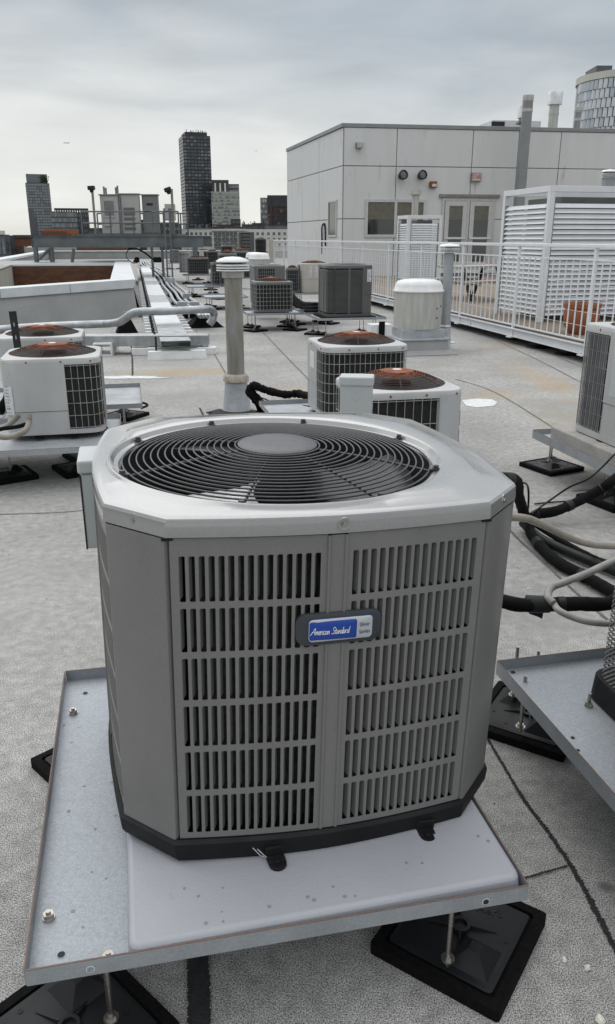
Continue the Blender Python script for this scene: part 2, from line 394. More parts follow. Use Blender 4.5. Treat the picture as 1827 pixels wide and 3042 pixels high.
def smooth_path(pts, n=6):
    pts = [Vector(p) for p in pts]; out = []
    P = [pts[0] * 2 - pts[1]] + pts + [pts[-1] * 2 - pts[-2]]
    for i in range(1, len(P) - 2):
        a, b, c, d = P[i - 1:i + 3]
        for k in range(n):
            t = k / n
            out.append(.5 * ((2 * b) + (c - a) * t + (2 * a - 5 * b + 4 * c - d) * t * t + (3 * b - a - 3 * c + d) * t ** 3))
    out.append(pts[-1]); return out
def rrect(w, d, r, n=6):
    pts = []
    for cx, cy, a in ((w / 2 - r, -d / 2 + r, -90), (w / 2 - r, d / 2 - r, 0), (-w / 2 + r, d / 2 - r, 90), (-w / 2 + r, -d / 2 + r, 180)):
        for k in range(n + 1):
            t = R(a + 90 * k / n); pts.append((cx + r * math.cos(t), cy + r * math.sin(t)))
    return pts
def text_mesh(txt, size, m, shear=0., ext=.0006, sx=1.):
    cu = bpy.data.curves.new('lettering', 'FONT'); cu.body = txt; cu.size = size; cu.shear = shear; cu.extrude = ext
    cu.align_x = 'CENTER'; cu.align_y = 'CENTER'; cu.resolution_u = 3
    o = bpy.data.objects.new('lettering', cu); C.objects.link(o)
    bpy.context.view_layer.update()
    me = bpy.data.meshes.new_from_object(o.evaluated_get(bpy.context.evaluated_depsgraph_get()))
    bpy.data.objects.remove(o); bpy.data.curves.remove(cu)
    me.materials.clear(); me.materials.append(MT[m])
    if sx != 1:
        for v in me.vertices: v.co.x *= sx
    return me

YAW = 12.5
A12 = R(YAW)
UX = Vector((math.cos(A12), math.sin(A12), 0))     # along the building's short axis, to the right
WY = Vector((-math.sin(A12), math.cos(A12), 0))    # along its long axis, away

# ------------------------------------------------------------------ ground, roof
struct(MB().bx(-4000, 4000, -400, 5000, -22.5, -22).build('city_ground', 'city'))
FL = Vector((-20.3, 65.6, 0)); NL = FL + WY * -76
NR = NL + UX * 40; FR = FL + UX * 40
roof = struct(MB().prism([tuple(NL), tuple(NR), tuple(FR), tuple(FL)], -22, 0).build('roof', 'roof'))
# tar seams and lap lines of the roof membrane
def seam(pts, w, m='seamlap', z=.004, jag=.25):
    pts = smooth_path([Vector((p[0], p[1], 0)) for p in pts], 60)
    L, Rr = [], []
    for i, p in enumerate(pts):
        a = pts[max(i - 1, 0)]; b = pts[min(i + 1, len(pts) - 1)]
        t = (b - a).normalized(); nrm = Vector((-t.y, t.x, 0))
        ww = (w[0] + (w[1] - w[0]) * i / len(pts)) if isinstance(w, tuple) else w
        L.append((*(p + nrm * ww * .5 * (1 + random.uniform(-jag, jag)))[:2], z)); Rr.append((*(p - nrm * ww * .5 * (1 + random.uniform(-jag, jag)))[:2], z))
    q = MB().loops([Rr, L], close=False)
    return struct(q.build('roof_seam', m, roof))
def gs(*p): return [G(*q) for q in p]
seam(gs((455, 2060), (470, 2240), (478, 2330), (482, 2471), (478, 2560)), .050, 'tar', .006, .12)
seam(gs((440, 2282), (500, 2262), (700, 2262), (850, 2235), (1060, 2190), (1160, 2160), (1240, 2130), (1370, 2092)), (.016, .006), 'tar', .005, .5)
seam(gs((1090, 1640), (1168, 1770), (1215, 1850), (1270, 1940), (1330, 2020), (1400, 2130), (1484, 2290), (1560, 2400)), (.006, .016), 'tar', .005, .55)
seam(gs((1200, 1235), (1235, 1285), (1330, 1375), (1400, 1440), (1470, 1500)), .012, 'seamlap', .005, .5)
seam(gs((1100, 915), (1200, 950), (1400, 1075), (1484, 1135), (1600, 1210)), .015)
seam(gs((1090, 762), (1200, 822), (1300, 870), (1400, 922), (1484, 965), (1600, 1030)), .015)
seam(gs((1120, 750), (1290, 835), (1395, 882), (1484, 915)), .012)
seam(gs((633, 800), (690, 860), (760, 932), (800, 980)), .022)
seam(gs((480, 760), (470, 790), (520, 860), (560, 930)), .018)
seam(gs((310, 755), (318, 850), (320, 908)), .020, 'tar', .005, .5)
seam(gs((330, 712), (345, 770), (335, 778), (210, 785)), .03)
seam(gs((482, 985), (492, 1010), (498, 1060)), .016, 'tar', .005, .4)
seam(gs((0, 1242), (160, 1236), (240, 1225)), .010)
seam(gs((1230, 1460), (1290, 1452), (1350, 1455), (1400, 1448)), .008, 'seamlap', .005, .8)
seam(gs((1380, 1185), (1484, 1180), (1560, 1178)), .014)
seam(gs((480, 1012), (520, 1006), (690, 1004), (760, 1003)), .008)
struct(MB().prism([tuple(G(*p)[:2]) for p in ((1115, 967), (1150, 963), (1188, 965), (1200, 972), (1192, 980), (1150, 984), (1125, 980))], 0, .006).build('roof_patch', 'white_patch', roof))
def blob(u, v, rx, ry, m, z0=.004, rz=0, seed=1, nm='tar_splotch'):
    rr = random.Random(seed); c = G(u, v); n = 22
    poly = [(c.x + rx * (1 + rr.uniform(-.3, .3)) * math.cos(2 * PI * i / n), c.y + ry * (1 + rr.uniform(-.3, .3)) * math.sin(2 * PI * i / n)) for i in range(n)]
    return struct(MB().prism(poly, 0, z0).build(nm, m, roof))
blob(567, 997, .24, .16, 'tar', .012, seed=3)
blob(625, 997, .22, .12, 'tar', .009, seed=5)
blob(655, 982, .10, .06, 'white_patch', .02, seed=6, nm='sealant_patch')
blob(308, 912, .45, .10, 'white_patch', .01, seed=8, nm='sealant_patch')

# loose stones on the membrane
def chip(u, v, s, seed):
    rr = random.Random(seed); m = MB()
    m.lathe([(s * .5, 0), (s * .62, s * .35), (s * .35, s * .75), (0.00001, s * .8)], 7)
    for i, q in enumerate(m.v): m.v[i] = q * rr.uniform(.8, 1.2)
    o = m.build('white_stone', 'stone_chip', None, bevel=0, loc=G(u, v), rot=(0, 0, rr.uniform(0, 6)))
    return o
for i, (u, v, s, lb) in enumerate([(1361, 2319, .011, 'small white stone chip nearest the right rubber foot, upper left of the pair'), (1416, 2337, .013, 'white stone chip on the membrane, right one of the bottom right pair'),
                                   (1448, 2466, .018, 'larger white stone chip at the bottom edge of the picture'), (1275, 1422, .010, 'tan crumb of stone on the roof above the thick black pipe')]):
    tag(chip(u, v, s, i), lb, 'stone')
# scattered dark and pale specks of grit nobody would count
gm = MB()
for i in range(300):
    x = random.uniform(-2.2, 2.6); y = random.uniform(.9, 8)
    s = random.uniform(.001, .0028)
    T = Matrix.Translation((x, y, 0)) @ Matrix.Rotation(random.uniform(0, 3), 4, 'Z')
    gm.add([(-s, -s, 0), (s, -s, 0), (s, s, 0), (-s, s, 0), (0, 0, s)], [(0, 1, 4), (1, 2, 4), (2, 3, 4), (3, 0, 4)], T)
tag(gm.build('roof_grit', 'tar', None), 'scattered dark grit lying on the mineral roof membrane', 'grit', kind='stuff')

# ------------------------------------------------------------------ roof edge parapets and the light shaft on the left
def wallseg(name, p0, p1, th, h0, h1, m='parapet', cap='cap_metal', capw=.08, side=1, parent=None, capth=.05, seams=0):
    """parapet from p0 to p1; its thickness goes to the left of the direction for side=1"""
    p0 = Vector((*p0[:2], 0)); p1 = Vector((*p1[:2], 0)); t = (p1 - p0).normalized(); n = Vector((-t.y, t.x, 0)) * side
    q = MB()
    a, b, c, d = p0, p1, p1 + n * th, p0 + n * th
    q.add([(a.x, a.y, 0), (b.x, b.y, 0), (c.x, c.y, 0), (d.x, d.y, 0), (a.x, a.y, h0), (b.x, b.y, h1), (c.x, c.y, h1), (d.x, d.y, h0)],
          [(3, 2, 1, 0), (4, 5, 6, 7), (0, 1, 5, 4), (1, 2, 6, 5), (2, 3, 7, 6), (3, 0, 4, 7)])
    o = struct(q.build(name, m, parent))
    k = max(1, seams); Lg = (p1 - p0).length
    for i in range(k):
        f0, f1 = i / k, (i + 1) / k
        g = .004 / Lg if k > 1 else 0
        A = p0.lerp(p1, f0 + g) - n * capw; B = p0.lerp(p1, f1 - g) - n * capw
        D = A + n * (th + 2 * capw); E = B + n * (th + 2 * capw)
        ha, hb = h0 + (h1 - h0) * f0, h0 + (h1 - h0) * f1
        z = capth
        c2 = MB().add([(A.x, A.y, ha - z), (B.x, B.y, hb - z), (E.x, E.y, hb - z), (D.x, D.y, ha - z), (A.x, A.y, ha + .02), (B.x, B.y, hb + .02), (E.x, E.y, hb + .02), (D.x, D.y, ha + .02)],
                      [(3, 2, 1, 0), (4, 5, 6, 7), (0, 1, 5, 4), (1, 2, 6, 5), (2, 3, 7, 6), (3, 0, 4, 7)])
        c2.build('coping', cap, o, bevel=.008)
    return o
# long outer parapet on the left and the far end parapet
wallseg('parapet_wall', FL + WY * -.2 + UX * -.1, FL + WY * -56, .5, .62, .62, side=-1, seams=8, capth=.1)
wallseg('parapet_wall', FL + WY * -.9, FL + WY * -.9 + UX * 39, .4, .62, .62, side=1, seams=14, capth=.06)
# shaft: near wall, right wall, far side, left concrete wall, brick face across
sh = struct(bpy.data.objects.new('light_shaft_wall', None)); C.objects.link(sh)
PNR = Vector((-3.67, 17.24, 0)); PNL = Vector((-5.96, 15.6, 0)); t0 = (PNL - PNR).normalized()
wallseg('shaft_parapet', PNR, PNR + t0 * 5.5, .38, .76, .565, side=-1, capw=.05, seams=4, capth=.16)
PFR = Vector((-7.0, 32.2, 0))
rw = wallseg('shaft_parapet', PNR + WY * .02 + UX * 0, PFR, .42, .75, .76, side=1, capw=.05, seams=12, capth=.12)
# canted membrane skirt at the foot of the near wall
nn = Vector((-t0.y, t0.x, 0))
q = MB(); a = PNR; b = PNR + t0 * 5.5
q.add([tuple(a + nn * .003 + Vector((0, 0, .60))), tuple(b + nn * .003 + Vector((0, 0, .42))), tuple(b + nn * .16), tuple(a + nn * .16)], [(0, 1, 2, 3)])
q.build('membrane_skirt', 'parapet', sh)
# brick face
BL = Vector((-9.75, 26.7, 0)); BR = Vector((-6.25, 27.25, 0)); bt = (BR - BL).normalized()
bw = struct(bpy.data.objects.new('brick_wall', None)); C.objects.link(bw); bw.location = BL; bw.rotation_euler = (0, 0, math.atan2(bt.y, bt.x))
BLN = (BR - BL).length
MB().bx(0, BLN, .02, .3, .0, .72).build('mortar_bed', 'mortar', bw)
bm1 = MB().bx(-.097, .097, 0, .03, -.029, .029).mesh('brick', 'brick'); bm2 = MB().bx(-.097, .097, 0, .03, -.029, .029).mesh('brick', 'brick2')
k = 0
for r_ in range(11):
    zz = .70 - .031 - r_ * .067
    for c_ in range(18):
        x = .1 + c_ * .2 + (.1 if r_ % 2 else 0)
        if x > BLN - .1: continue
        inst('brick', bm1 if random.random() < .6 else bm2, bw, (x, random.uniform(-.004, .004), zz)); k += 1
# flashing slab behind the brick top, and left concrete wall
q = MB(); q.add([(-10.2, 26.95, .76), (-6.3, 27.55, .76), (-7.3, 32.2, .77), (-13.0, 31.4, .77), (-10.2, 26.95, .60), (-6.3, 27.55, .60), (-7.3, 32.2, .6), (-13.0, 31.4, .6)],
                [(0, 1, 2, 3), (7, 6, 5, 4), (0, 4, 5, 1), (1, 5, 6, 2), (2, 6, 7, 3), (3, 7, 4, 0)])
q.build('flashing_slab', 'coping', sh)
MB().box(((BL.x + BR.x) / 2, (BL.y + BR.y) / 2 + .08, .755), (BLN + .2, .12, .05), math.atan2(bt.y, bt.x)).build('flashing', 'cap_metal', sh)
wallseg('concrete_wall', Vector((-9.62, 26.9, 0)), Vector((-8.0, 20.5, 0)), .5, .76, .74, m='conc_wall', cap='conc_wall', side=-1, capw=.0)
# canted skirt along right wall of shaft
q = MB(); t1 = (PFR - PNR).normalized(); n1_ = Vector((t1.y, -t1.x, 0))
q.add([tuple(PNR + n1_ * .003 + Vector((0, 0, .6))), tuple(PFR + n1_ * .003 + Vector((0, 0, .6))), tuple(PFR + n1_ * .14), tuple(PNR + n1_ * .14)], [(3, 2, 1, 0)])
q.build('membrane_skirt', 'parapet', sh)

# ------------------------------------------------------------------ roof stand parts
def foot_meshes():
    s = .165
    mat_ = MB()
    ol = rrect(2 * s, 2 * s, .009, 3); il = rrect(2 * s - .05, 2 * s - .05, .010, 3)
    L3 = lambda pl, z: [(p[0], p[1], z) for p in pl]
    mat_.loops([L3(ol, 0), L3(ol, .030), L3(il, .032), L3(il, .024)], cap0=True, cap1=True)
    a = mat_.mesh('rubber_mat', 'rubber')
    pl = MB(); p1 = rrect(2 * s - .065, 2 * s - .065, .012, 3); p2 = rrect(2 * s - .085, 2 * s - .085, .01, 3)
    pl.loops([L3(p1, .022), L3(p1, .031), L3(p2, .035)], cap1=True)
    # two pyramid bosses on the diagonal, centre socket and four ribs
    for sx in (-1, 1):
        T = Matrix.Translation((sx * .065, sx * .065, .034)) @ Matrix.Rotation(PI / 4 * 0, 4, 'Z')
        pl.prism([(-.05, -.05), (.05, -.05), (.05, .05), (-.05, .05)], 0, .034, T, top=[(-.014, -.014), (.014, -.014), (.014, .014), (-.014, .014)])
    pl.lathe([(.024, .034), (.024, .045), (.016, .045), (.014, .037), (.0001, .037)], 18)
    for a_ in range(4):
        T = Matrix.Rotation(a_ * PI / 2 + PI / 4 * 0 + .35, 4, 'Z')
        pl.add([(.024, -.004, .034), (.092, -.002, .034), (.092, .002, .034), (.024, .004, .034), (.024, -.002, .046), (.024, .002, .046), (.085, 0, .037)],
               [(0, 1, 6, 4), (3, 5, 6, 2), (4, 6, 5), (1, 2, 6)], T)
    for x, y in ((.1, -.06), (.02, -.11), (-.1, .05), (-.05, .11)):
        pl.lathe([(.006, .035), (.006, .0365), (.004, .0365), (.0035, .0355)], 8, (x, y, 0))
    b = pl.mesh('foot_plate', 'foot_plastic', True)
    return a, b
FM, FP = foot_meshes()
rodm = MB().cyl((0, 0, 0), .006, 1., 10).mesh('threaded_rod', 'steel', True)
nutm = MB().cyl((0, 0, 0), .011, .009, 6).cyl((0, 0, -.003), .016, .003, 14).mesh('nut', 'steel')
boltm = MB().cyl((0, 0, 0), .013, .004, 16).cyl((0, 0, .004), .0115, .010, 6).cyl((0, 0, .014), .0055, .006, 10).mesh('bolt', 'steel', True)
aero = text_mesh('Aero', .032, 'foot_plastic', ext=.001)
def foot(parent, loc, rz, rods, ztop, writing=False):
    """a black rubber roof foot with threaded rods; loc in the parent's frame"""
    f = inst('rubber_foot', FM, parent, loc, (0, 0, rz))
    inst('foot_plate', FP, f)
    for (x, y) in rods:
        inst('threaded_rod', rodm, f, (x, y, .05), (0, 0, 0), (1, 1, ztop - .05))
        inst('nut', nutm, f, (x, y, .072))
    if writing: inst('lettering', aero, f, writing, (0, 0, -1.35))
    return f

def stand(label, P, zt, depth=.038, sheet_drop=.034, group='galvanised equipment stands', plates=('galv', 'galv_lip')):
    """tray with four up-turned flanges; P = near-left, near-right, far-right, far-left world corners; zt = level of the flange tops"""
    o = thing('equipment_stand', label, 'equipment stand', (*P[0][:2], 0), group=group)
    o0 = Vector((*P[0][:2], 0)); Q = [Vector((*p[:2], 0)) - o0 for p in P]
    c = (Q[0] + Q[2]) / 2
    sh_ = lambda p, d: p + (c - p).normalized() * d
    sheet = MB().prism([tuple(sh_(p, .002)[:2]) for p in Q], zt - sheet_drop - .003, zt - sheet_drop)
    sheet.build('tray_sheet', plates[0], o)
    for i in range(4):
        a, b = Q[i], Q[(i + 1) % 4]; t = (b - a).normalized(); n = Vector((-t.y, t.x, 0))
        f = MB(); a2 = a + t * .004; b2 = b - t * .004
        for s0, s1, z0, z1, mm in ((0, .003, zt - depth, zt, 0),):
            f.add([tuple(a2), tuple(b2), tuple(b2 + n * .003), tuple(a2 + n * .003)] , [])
        f = MB()
        vs = []
        for z in (zt - depth, zt):
            for p in (a2, b2, b2 + n * .003, a2 + n * .003): vs.append((p.x, p.y, z))
        f.add(vs, [(3, 2, 1, 0), (4, 5, 6, 7), (0, 1, 5, 4), (1, 2, 6, 5), (2, 3, 7, 6), (3, 0, 4, 7)])
        fo = f.build('flange', plates[1], o)
        e = MB(); vs = []
        for z in (zt + .0003, zt + .0016):
            for p in (a2, b2, b2 + n * .0032, a2 + n * .0032): vs.append((p.x, p.y, z))
        e.add(vs, [(3, 2, 1, 0), (4, 5, 6, 7), (0, 1, 5, 4), (1, 2, 6, 5), (2, 3, 7, 6), (3, 0, 4, 7)])
        e.build('rusty_edge', 'galv_edge', fo)
    return o
def disc(parent, name, c, r, m, axis='Z', h=.001, rz=0):
    q = MB().cyl((0, 0, 0), r, h, 16)
    rot = (0, 0, rz) if axis == 'Z' else (R(90), 0, rz)
    return q.build(name, m, parent, loc=c, rot=rot)

# ------------------------------------------------------------------ near stand
ZT = .285
P0, P1, P3 = G(55, 2345, ZT), G(1278, 2138, ZT), G(155, 1620, ZT)
P2 = P1 + (P3 - P0)
st = stand('large galvanised tray under the big taupe unit in the foreground, grey pad on it', [P0, P1, P2, P3], ZT)
o0 = Vector((P0.x, P0.y, 0))
def onst(u, v, z): return G(u, v, z) - o0
zs = ZT - .034
for u, v in ((177, 1722), (118, 2216), (262, 2316)):
    p = onst(u, v, zs); inst('bolt', boltm, st, p)
for u, v, r in ((148, 2304, .0075), (206, 1673, .0075)):
    disc(st, 'hole', onst(u, v, zs) + Vector((0, 0, .0002)), r * 1.25, 'galv', h=.0006); disc(st, 'hole', onst(u, v, zs) + Vector((0, 0, .0009)), r, 'dark_inside', h=.0004)
fr = math.atan2((P1 - P0).y, (P1 - P0).x)
for f_, mm in ((.118, 'galv'), (.905, 'dark_inside')):
    p = (P1 - P0) * f_; nrm = Vector((math.sin(fr), -math.cos(fr), 0))
    p = Vector((p.x, p.y, ZT - .022)) + nrm * .0004
    disc(st, 'hole', p, .0085, 'white_metal', 'Y', .0006, fr); disc(st, 'hole', p + nrm * .0007, .0068, mm, 'Y', .0006, fr)
p = (P3 - P0) + (P2 - P3) * .10; p = Vector((p.x, p.y, ZT - .020)); nrm = Vector((math.sin(fr), -math.cos(fr), 0))
disc(st, 'hole', p - nrm * .004 + nrm * .001, .009, 'white_patch', 'Y', .002, fr)
def fl(c, lc=False): return Vector((c[0], c[1], 0)) - o0
rb = G(1080, 2312, .075); c0 = Vector((.368, 1.462, 0)); a_ = R(56)
def tolocal(p, c, a): d = Vector((p.x - c.x, p.y - c.y, 0)); return (d.x * math.cos(a) + d.y * math.sin(a), -d.x * math.sin(a) + d.y * math.cos(a))
ft = foot(st, c0 - o0, a_, [tolocal(rb, c0, a_)], zs, writing=(.085, -.045, .0355))
ft.scale = (.97, .97, 1)
rb = G(268, 2452, .075); c1 = Vector((-.50, 1.205, 0)); a_ = R(48)
foot(st, c1 - o0, a_, [tolocal(rb, c1, a_)], zs)
c2 = G(80, 1850) + Vector((.225, .0, 0)); foot(st, c2 - o0, R(45), [(.0, .06)], zs)
c3 = P2 - Vector((.18, .2, 0)); foot(st, Vector((c3.x, c3.y, 0)) - o0, R(30), [(0, .06)], zs)

# grey plastic pad
ZP = .298
a, b = G(305, 2292, ZP), G(1266, 2116, ZP); t = (b - a); t.z = 0; ln = t.length; t.normalize(); n = Vector((-t.y, t.x, 0))
pd = MB().prism(rrect(ln, 1.045, .02, 4), 0, ZP - zs, top=rrect(ln - .012, 1.033, .02, 4)).build('equipment_pad', 'pad', None, bevel=.010, seg=3, smooth=50)
pc = a + t * ln / 2 + n * 1.045 / 2
pd.location = (pc.x, pc.y, zs); pd.rotation_euler = (0, 0, math.atan2(t.y, t.x))
tag(pd, 'smooth grey plastic pad between the foreground tray and the big taupe unit', 'equipment pad')

rr = random.Random(21)
for i in range(16):
    u_ = rr.uniform(340, 1180); v_2 = 2292 - (u_ - 305) * .1831 - rr.uniform(25, 130); p = G(u_, v_2, ZP); q = Matrix.Rotation(-pd.rotation_euler.z, 3, 'Z') @ (p - pd.location)
    disc(pd, 'water_spot', Vector((q.x, q.y, ZP - zs + .0003)), rr.uniform(.002, .0048), 'spot_gray', h=.0003)
for i in range(12):
    p = onst(rr.uniform(150, 280), rr.uniform(1700, 2240), zs); disc(st, 'water_spot', Vector((p.x, p.y, zs + .0003)), rr.uniform(.002, .005), 'spot_gray', h=.0003)
# ------------------------------------------------------------------ main unit
w_, c_, bow, hh = .441, .114, .030, .706
ZB = .352
ac = thing('air_conditioner', 'large taupe condenser with slotted sides and a blue and silver badge, in the foreground', 'air conditioner', (-.061, 1.893, ZB))
ac.rotation_euler = (Matrix.Rotation(-.003, 3, 'X') @ Matrix.Rotation(.022, 3, 'Y') @ Matrix.Rotation(.226, 3, 'Z')).to_euler()
def side_pt(s, w=w_, c=c_, bw=bow):      # s from -1 to 1 along the front side, front at -y
    x = s * (w - c)
    return x, -w - bw * (1 - abs(s) ** 1.7)
def octo(w=w_, c=c_, bw=bow, n=14, nc=3):
    pts = []
    for k in range(4):
        ca, sa = [(1, 0), (0, 1), (-1, 0), (0, -1)][k]
        loc = [side_pt(-1 + 2 * i / n, w, c, bw) for i in range(n + 1)]
        nx0 = (w - c, -w); nx1 = (w, -w + c)
        loc += [(nx0[0] + (nx1[0] - nx0[0]) * i / nc, nx0[1] + (nx1[1] - nx0[1]) * i / nc) for i in range(1, nc)]
        pts += [(x * ca - y * sa, x * sa + y * ca) for x, y in loc]
    return pts
def lp(poly, z): return [(p[0], p[1], z) for p in poly]
# black base pan
MB().loops([lp(octo(w_ + .002), -.055), lp(octo(w_ + .008), -.040), lp(octo(w_ + .010), -.006), lp(octo(w_ + .003), .001), lp(octo(w_ - .02), .001)], cap0=True, cap1=True).build('base_pan', 'black_plastic', ac, smooth=30)
for s, ang in ((-.36, .1), (.71, -.05)):
    x, y = side_pt(s, w_ + .008)
    q = MB().bx(-.02, .02, -.024, .004, -.0555, -.046).cyl((0, -.026, -.0555), .02, .008, 14).bx(-.022, .022, -.005, .004, -.05, -.025).cyl((0, -.024, -.048), .009, .006, 6)
    q.build('hold_down_tab', 'black_plastic', ac, loc=(x, y, 0), rot=(0, 0, ang), bevel=.002)
# stray nylon tie at the left tab
tx, ty = side_pt(-.42, w_ + .016)
MB().tube([(tx, ty - .004, -.044), (tx - .012, ty - .010, -.030), (tx - .028, ty - .012, -.006)], .0009, 5).tube([(tx + .004, ty - .004, -.044), (tx - .004, ty - .011, -.03), (tx - .018, ty - .013, -.010)], .0009, 5).build('cable_tie', 'badge_white', ac)
# inner coil and shroud
MB().loops([lp(octo(w_ - .045, c_, .02), .0), lp(octo(w_ - .045, c_, .02), hh - .01)], cap0=True).build('coil', 'coil', ac)
# corner posts
gap = .006
for k in range(4):
    a = (w_ - c_ + gap, -w_ - .001); b = (w_ + .001, -w_ + c_ - gap)
    q = MB()
    t = Vector((b[0] - a[0], b[1] - a[1], 0)).normalized(); n = Vector((t.y, -t.x, 0))
    prof = [Vector((a[0], a[1], 0)) - n * .014 - t * .0, Vector((a[0], a[1], 0)) + n * .001, Vector((a[0], a[1], 0)) + t * .006 + n * .0032, Vector((b[0], b[1], 0)) - t * .006 + n * .0032, Vector((b[0], b[1], 0)) + n * .001, Vector((b[0], b[1], 0)) - n * .014]
    q.loops([[(p.x, p.y, .002) for p in prof], [(p.x, p.y, hh - .001) for p in prof]], close=False)
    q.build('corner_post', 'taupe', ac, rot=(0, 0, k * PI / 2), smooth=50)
# louvered panels
NS, NR = 15, 6
def mapxy(s, off=0.):
    x, y = side_pt(s)
    return x, y - off
def louver_panel(sgn, k):
    """sgn -1 left half, +1 right half of side k"""
    q = MB(); half = w_ - c_
    u0, u1 = .062, .992                      # in s units from the middle to the outer edge
    m0, m1 = .090, .952                      # slot field
    z0, z1, zf0, zf1 = .003, hh - .002, .010, hh - .032
    def P(s, z, d=0.):
        x, y = side_pt(sgn * s)
        return (x, y + d, z)
    pw = (m1 - m0) / NS; ph = (zf1 - zf0) / NR
    fins = []
    def cellz(i, j):
        a0, a1 = m0 + i * pw, m0 + (i + 1) * pw; b0, b1 = zf0 + j * ph, zf0 + (j + 1) * ph
        h0, h1 = a0 + pw * .19, a0 + pw * .83; c0, c1 = b0 + .0072, b1 - .0072
        cs, cz = pw * .16, .005
        v = [P(a0, b0), P(a1, b0), P(a1, b1), P(a0, b1), P(h0, c0 + cz * .4), P(h0 + cs * .4, c0), P(h1 - cs, c0), P(h1 - cs * .3, c0 + cz * .3), P(h1, c0 + cz), P(h1, c1 - cz), P(h1 - cs * .3, c1 - cz * .3), P(h1 - cs, c1), P(h0 + cs * .4, c1), P(h0, c1 - cz * .4)]
        f = [(0, 1, 7, 6, 5, 4), (1, 2, 10, 9, 8, 7), (2, 3, 13, 12, 11, 10), (3, 0, 4, 13)]
        if sgn < 0: f = [tuple(reversed(x)) for x in f]
        q.add(v, f)
        fins.append(((h0 + h1) / 2, (c0 + c1) / 2, c1 - c0, h1 - h0))
    for i in range(NS):
        for j in range(NR): cellz(i, j)
    def strip(a0, a1, b0, b1, n=1):
        for i in range(n):
            x0, x1 = a0 + (a1 - a0) * i / n, a0 + (a1 - a0) * (i + 1) / n
            vs = [P(x0, b0), P(x1, b0), P(x1, b1), P(x0, b1)]
            q.add(vs, [(0, 1, 2, 3)] if sgn > 0 else [(3, 2, 1, 0)])
    strip(u0, m0, z0, z1); strip(m1, u1, z0, z1)
    strip(m0, m1, z0, zf0, NS); strip(m0, m1, zf1, z1, NS)
    # turned-in outer edge
    a = P(u1, z0); b = P(u1, z1)
    q.quad(a, b, (b[0], b[1] + .02, b[2]), (a[0], a[1] + .02, a[2]))
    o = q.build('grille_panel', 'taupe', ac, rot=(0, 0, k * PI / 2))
    sd_ = o.modifiers.new('thickness', 'SOLIDIFY'); sd_.thickness = .0016; sd_.offset = -1 if sgn > 0 else 1
    sd_.offset = -1
    for (s, z, h, wd) in fins:
        x0, y0 = side_pt(sgn * s); x1, y1 = side_pt(sgn * (s + .01))
        ang = math.atan2(y1 - y0, x1 - x0) + (PI if sgn < 0 else 0)
        key = sgn
        me = FINS[key]
        inst('louver', me, o, (x0, y0, z), (0, 0, ang))
    return o
sw = (w_ - c_) * (.952 - .090) / NS * .64
def finmesh(sg):
    # plate from the slot's outer edge going in and towards the middle of the slot
    h = .0475; q = MB(); e = .0063; d = .0145; x0 = sw / 2 * sg + .0004 * sg
    # sg=-1: hinged on the left edge leaning right; sg=+1: hinged on the right edge leaning left
    for t in (0,):
        a = (x0, .0018); b = (x0 - sg * e, d); th = .0010
        q.add([(a[0], a[1], -h), (b[0], b[1], -h + .006), (b[0], b[1], h - .004), (a[0], a[1], h),
               (a[0] + sg * th, a[1] + .0005, -h), (b[0] + sg * th, b[1] + .0008, -h + .006), (b[0] + sg * th, b[1] + .0008, h - .004), (a[0] + sg * th, a[1] + .0005, h)],
              [(0, 1, 2, 3), (7, 6, 5, 4), (0, 4, 5, 1), (1, 5, 6, 2), (2, 6, 7, 3), (3, 7, 4, 0)])
    return q.mesh('louver', 'fin')
FINS = {-1: finmesh(-1), 1: finmesh(1)}
for k in (0, 3):
    for sg in (-1, 1): louver_panel(sg, k)
for k in (1, 2):     # back and right sides, turned away from the camera
    q = MB(); pts = [side_pt(-1 + 2 * i / 14) for i in range(15)]
    q.loops([[(x, y, .003) for x, y in pts], [(x, y, hh) for x, y in pts]], close=False)
    q.build('grille_panel', 'taupe', ac, rot=(0, 0, k * PI / 2), smooth=30)
# middle ribs between the halves
for k in (0, 3):
    q = MB(); prof = []
    for s, o_ in ((-.066, -.002), (-.060, .0045), (-.046, .0045), (-.040, .0012), (.040, .0012), (.046, .0045), (.060, .0045), (.066, -.002)):
        x, y = side_pt(s); prof.append((x, y - o_))
    q.loops([[(x, y, .004) for x, y in prof], [(x, y, hh - .003) for x, y in prof]], close=False)
    q.build('center_rib', 'taupe', ac, rot=(0, 0, k * PI / 2), smooth=30)
    x, y = side_pt(0)
# lid
fc = (-.038, -.036); FR_ = .374
N8 = octo(n=24, nc=6)
def octz(w, z, c=c_, bw=bow): return lp(octo(w, c, bw, 24, 6), z)
zl = hh + .001
out_ = octz(w_ + .004, zl)
def ring(r, z, ref, c=fc):
    o_ = []
    for p in ref:
        a = math.atan2(p[1] - c[1], p[0] - c[0]); o_.append((c[0] + r * math.cos(a), c[1] + r * math.sin(a), z))
    return o_
def blend(l1, l2, t): return [tuple(a + (b - a) * t for a, b in zip(p, q_)) for p, q_ in zip(l1, l2)]
ref = octz(w_ - .068, 0)
def clampr(l, r, c=fc):      # keeps a loop outside radius r around the fan
    o_ = []
    for p in l:
        dx, dy = p[0] - c[0], p[1] - c[1]; d = math.hypot(dx, dy)
        if d < r: dx, dy = dx / d * r, dy / d * r
        o_.append((c[0] + dx, c[1] + dy, p[2]))
    return o_
